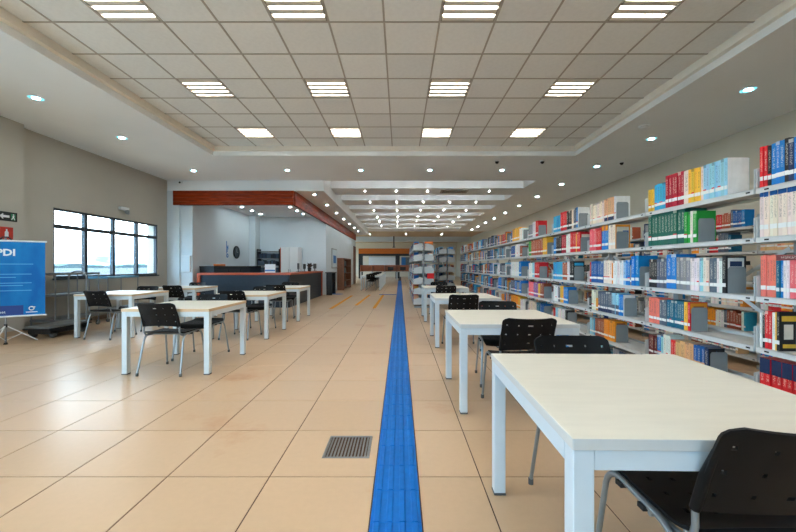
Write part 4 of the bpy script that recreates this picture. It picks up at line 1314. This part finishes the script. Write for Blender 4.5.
for a in (20, 140, 260):
    a = math.radians(a)
    MB().tube([(0, 0.01, 0.30), (0.36 * math.cos(a), 0.01 + 0.36 * math.sin(a), 0.015)], 0.008, 6).build('leg', M_white, bn)
    MB().tube([(0, 0.01, 0.06), (0.18 * math.cos(a), 0.01 + 0.18 * math.sin(a), 0.155)], 0.005, 6).build('brace', M_white, bn)
MB().lathe([(0.02, 0.27), (0.02, 0.32)], 10, c=(0, 0.01, 0)).build('collar', M_black, bn)
MB().lathe([(0.0, 0.0), (0.028, 0.0), (0.02, 0.03), (0.0, 0.035)], 10, c=(0, 0.01, 0)).build('foot', M_black, bn)
def on_banner(me, nm, x, z, parent=cloth, y=-0.0215):
    o = place(nm, me, parent, (x, y, z)); o.rotation_euler = (math.pi / 2, 0, 0); return o
on_banner(text_mesh('PDI', 0.145, M_signw, 0.0006, 0.005), 'lettering', -0.10, 1.40)
for k, (z, x1) in enumerate(((1.26, 0.32), (1.10, 0.30), (1.05, 0.12), (0.96, 0.30), (0.92, 0.2), (0.84, 0.30))):
    MB().box(-0.42, x1, -0.0212, -0.02, z, z + 0.011).build('printed_line', M_bannerl, cloth)
on_banner(text_mesh('inset', 0.055, M_signw), 'lettering', -0.10, BB_ + 0.055, y=-0.0222)
lg = MB().lathe([(0.022, -0.0002), (0.036, -0.0002), (0.036, 0.0003), (0.022, 0.0003)], 18, axis='y', c=(0.30, -0.0226, BB_ + 0.115))
lg.box(0.30, 0.345, -0.0228, -0.0223, BB_ + 0.128, BB_ + 0.142)
lg.build('logo', M_signw, cloth)
MB().box(0.235, 0.37, -0.0228, -0.0222, BB_ + 0.05, BB_ + 0.062).build('printed_line', M_signw, cloth)
# exit and extinguisher signs on the pier
def wallsign(name, label, y0, y1, z0, z1, m, x=XLP):
    t = thing(name, label, 'sign', (x, (y0 + y1) / 2, (z0 + z1) / 2))
    hy, hz = (y1 - y0) / 2, (z1 - z0) / 2
    MB().cbox(0, 0.006, -hy, hy, -hz, hz, 0.001).build('plate', m, t)
    return t
es = wallsign('exit_sign', 'black exit sign with white arrow and running figure on the pier', 6.10, 6.48, 2.015, 2.175, M_exit)
ar = [(-0.17, 0.0), (-0.10, 0.05), (-0.10, 0.02), (0.0, 0.02), (0.0, -0.02), (-0.10, -0.02), (-0.10, -0.05)]
MB().prism([(a + 0.06, b) for a, b in ar], 0.006, 0.0075, 'x').build('arrow', M_signw, es)
fg = MB().box(0.006, 0.007, 0.085, 0.16, -0.055, 0.055)
fg.build('doorway', mat('sign_green', (40, 130, 90), 0.5), es)
rnm = MB().lathe([(0.0, 0.0085), (0.012, 0.0085)], 10, axis='x', c=(0, 0.125, 0.038))
rnm.prism([(0.11, 0.02), (0.14, 0.025), (0.135, -0.01), (0.155, -0.05), (0.145, -0.053), (0.122, -0.015), (0.10, -0.05), (0.09, -0.045), (0.11, -0.01)], 0.0072, 0.0085, 'x')
rnm.build('running_figure', M_signw, es)
xs_ = wallsign('extinguisher_sign', 'small red square fire extinguisher sign on the pier above the banner', 6.20, 6.41, 1.70, 1.91, M_red)
MB().prism([(-0.03, -0.07), (0.03, -0.07), (0.03, 0.02), (0.012, 0.04), (0.012, 0.07), (-0.012, 0.07), (-0.012, 0.04), (-0.03, 0.02)], 0.006, 0.0075, 'x').build('pictogram', M_signw, xs_)
# fire extinguisher just under the sign, hidden pipe left out; emergency lamp above the window
el = thing('emergency_lamp', 'small white emergency lamp on the wall above the window', 'lamp', (XL, 9.18, 2.66))
MB().cbox(0, 0.06, -0.14, 0.14, -0.02, 0.06, 0.006).build('case', M_white, el)
MB().lathe([(0.0, 0.0), (0.05, 0.0), (0.06, 0.05), (0.0, 0.07)], 12, axis='x', c=(0.04, 0.07, -0.06)).build('lamp_head', M_shelfd, el)
# steel cart
def cart(name, label, x0, x1, y0, y1, ztop, shelves, topm, wheels=True):
    t = thing(name, label, 'cart', ((x0 + x1) / 2, (y0 + y1) / 2, 0))
    a, b = (x1 - x0) / 2, (y1 - y0) / 2
    for sx in (-1, 1):
        for sy in (-1, 1):
            MB().tube([(sx * (a - 0.015), sy * (b - 0.015), 0.09), (sx * (a - 0.015), sy * (b - 0.015), ztop)], 0.012, 8).build('post', M_cartsteel, t)
            w = MB().lathe([(0.0, -0.015), (0.045, -0.015), (0.045, 0.015), (0.0, 0.015)], 14, axis='x', c=(sx * (a - 0.015), sy * (b - 0.03), 0.045)).build('wheel', M_cap, t)
            MB().box(sx * (a - 0.015) - 0.02, sx * (a - 0.015) + 0.02, sy * (b - 0.03) - 0.012, sy * (b - 0.03) + 0.012, 0.06, 0.10).build('caster_fork', M_cartsteel, w)
    for i, z in enumerate(shelves):
        m = topm if i == 0 else M_cartsteel
        MB().box(-a, a, -b, b, z - 0.006, z).box(-a, a, -b, -b + 0.006, z - 0.03, z + 0.012).box(-a, a, b - 0.006, b, z - 0.03, z + 0.012).box(-a, -a + 0.006, -b, b, z - 0.03, z + 0.012).box(a - 0.006, a, -b, b, z - 0.03, z + 0.012).build('shelf', m, t)
    return t
cart('utility_cart', 'stainless steel three-shelf utility cart under the window behind the banner', -6.87, -6.39, 6.75, 7.75, 1.09, (1.09, 0.69, 0.22), M_cartsteel)
cart('utility_cart', 'blue-topped steel cart farther along under the window', -6.86, -6.42, 8.0, 8.95, 0.99, (0.99, 0.25), M_cartblue)
o = MB().cbox(-6.80, -6.50, 8.1, 8.55, 0.0, 0.24, 0.01)
# platform truck with hoop handle
pt = thing('platform_truck', 'grey platform hand truck with black bumper and hoop handle by the window', 'hand truck', (-6.14, 6.55, 0))
bevel(MB().box(-0.21, 0.21, -0.40, 0.42, 0.17, 0.21).build('platform', M_cartsteel, pt), 0.01, 2)
MB().box(-0.225, 0.225, -0.415, 0.435, 0.145, 0.17).build('bumper', M_black, pt)
MB().cbox(-0.19, 0.19, -0.36, 0.38, 0.07, 0.145, 0.012).build('chassis', M_black, pt)
for sx in (-1, 1):
    for sy in (-0.28, 0.30):
        MB().lathe([(0.0, -0.02), (0.06, -0.02), (0.065, -0.01), (0.065, 0.01), (0.06, 0.02), (0.0, 0.02)], 16, axis='x', c=(sx * 0.17, sy, 0.065)).build('wheel', M_cap, pt)
hp = [(0.17, 0.38, 0.2)] + [(0.17 * math.cos(a), 0.38, 1.0 + 0.14 * math.sin(a)) for a in [math.pi * k / 10 for k in range(11)]] + [(-0.17, 0.38, 0.2)]
MB().tube(hp, 0.014, 8).build('hoop_handle', M_cartsteel, pt)

# ================================================================== SMALL CEILING FITTINGS
def dome(x, y, z, label, r=0.06):
    t = thing('dome_camera', label, 'camera', (x, y, z), group='dome cameras')
    MB().lathe([(r, 0.0), (r, -0.02), (r * 0.85, -0.03)], 16).build('base', M_white, t)
    MB().lathe([(r * 0.8, -0.03), (r * 0.65, -0.06), (r * 0.3, -0.08), (0.0, -0.083)], 16).build('dome', M_black, t)
dome(2.36, 8.85, ZS, 'small dome camera past the tiled ceiling, left one of three')
dome(3.46, 8.85, ZS, 'small dome camera past the tiled ceiling, middle one of three')
dome(5.45, 8.95, ZS, 'small dome camera past the tiled ceiling, right one of three')
cc = thing('wall_camera', 'white bullet camera at the corner above the wooden fascia', 'camera', (-6.55, 10.85, 3.74))
MB().box(-0.03, 0.03, 0.0, 0.07, -0.03, 0.03).build('bracket', M_white, cc); MB().tube([(0, 0, -0.02), (0.08, -0.16, -0.05)], 0.035, 10).build('body', M_white, cc); MB().tube([(0.08, -0.161, -0.05), (0.084, -0.168, -0.052)], 0.028, 10).build('lens', M_black, cc)
sm = thing('smoke_detector', 'round white smoke detector in the right soffit between downlights', 'smoke detector', (4.46, 6.65, ZS))
MB().lathe([(0.085, 0.0), (0.085, -0.02), (0.06, -0.045), (0.0, -0.05)], 20).build('body', M_white, sm); MB().lathe([(0.075, -0.028), (0.072, -0.034)], 20).build('vent_ring', M_cap, sm)
def vent(x, y, w, d, label):
    t = thing('air_vent', label, 'vent', (x, y, ZS), group='ceiling vents')
    MB().box(-w, w, -d, d, -0.008, -0.004).build('backing', M_dark, t)
    f = MB()
    for s in (-1, 1): f.box(s * w, s * (w - 0.04), -d, d, -0.02, 0.0).box(-w, w, s * d, s * (d - 0.03), -0.02, 0.0)
    f.build('frame', M_cgrid, t)
    sl = MB().box(-0.012, 0.012, -d + 0.03, d - 0.03, -0.018, -0.008).mesh('slat', M_cgrid)
    n = 14
    for k in range(n): place('slat', sl, t, (-w + 0.06 + k * (2 * w - 0.12) / (n - 1), 0, 0))
vent(1.85, 12.5, 0.46, 0.22, 'grey slatted air vent in the slotted ceiling, the nearer one')
vent(1.75, 23.4, 0.5, 0.22, 'grey slatted air vent in the slotted ceiling, the farther one')
print('tiles', n_tile, 'books', len(books), 'individual', len(cand))
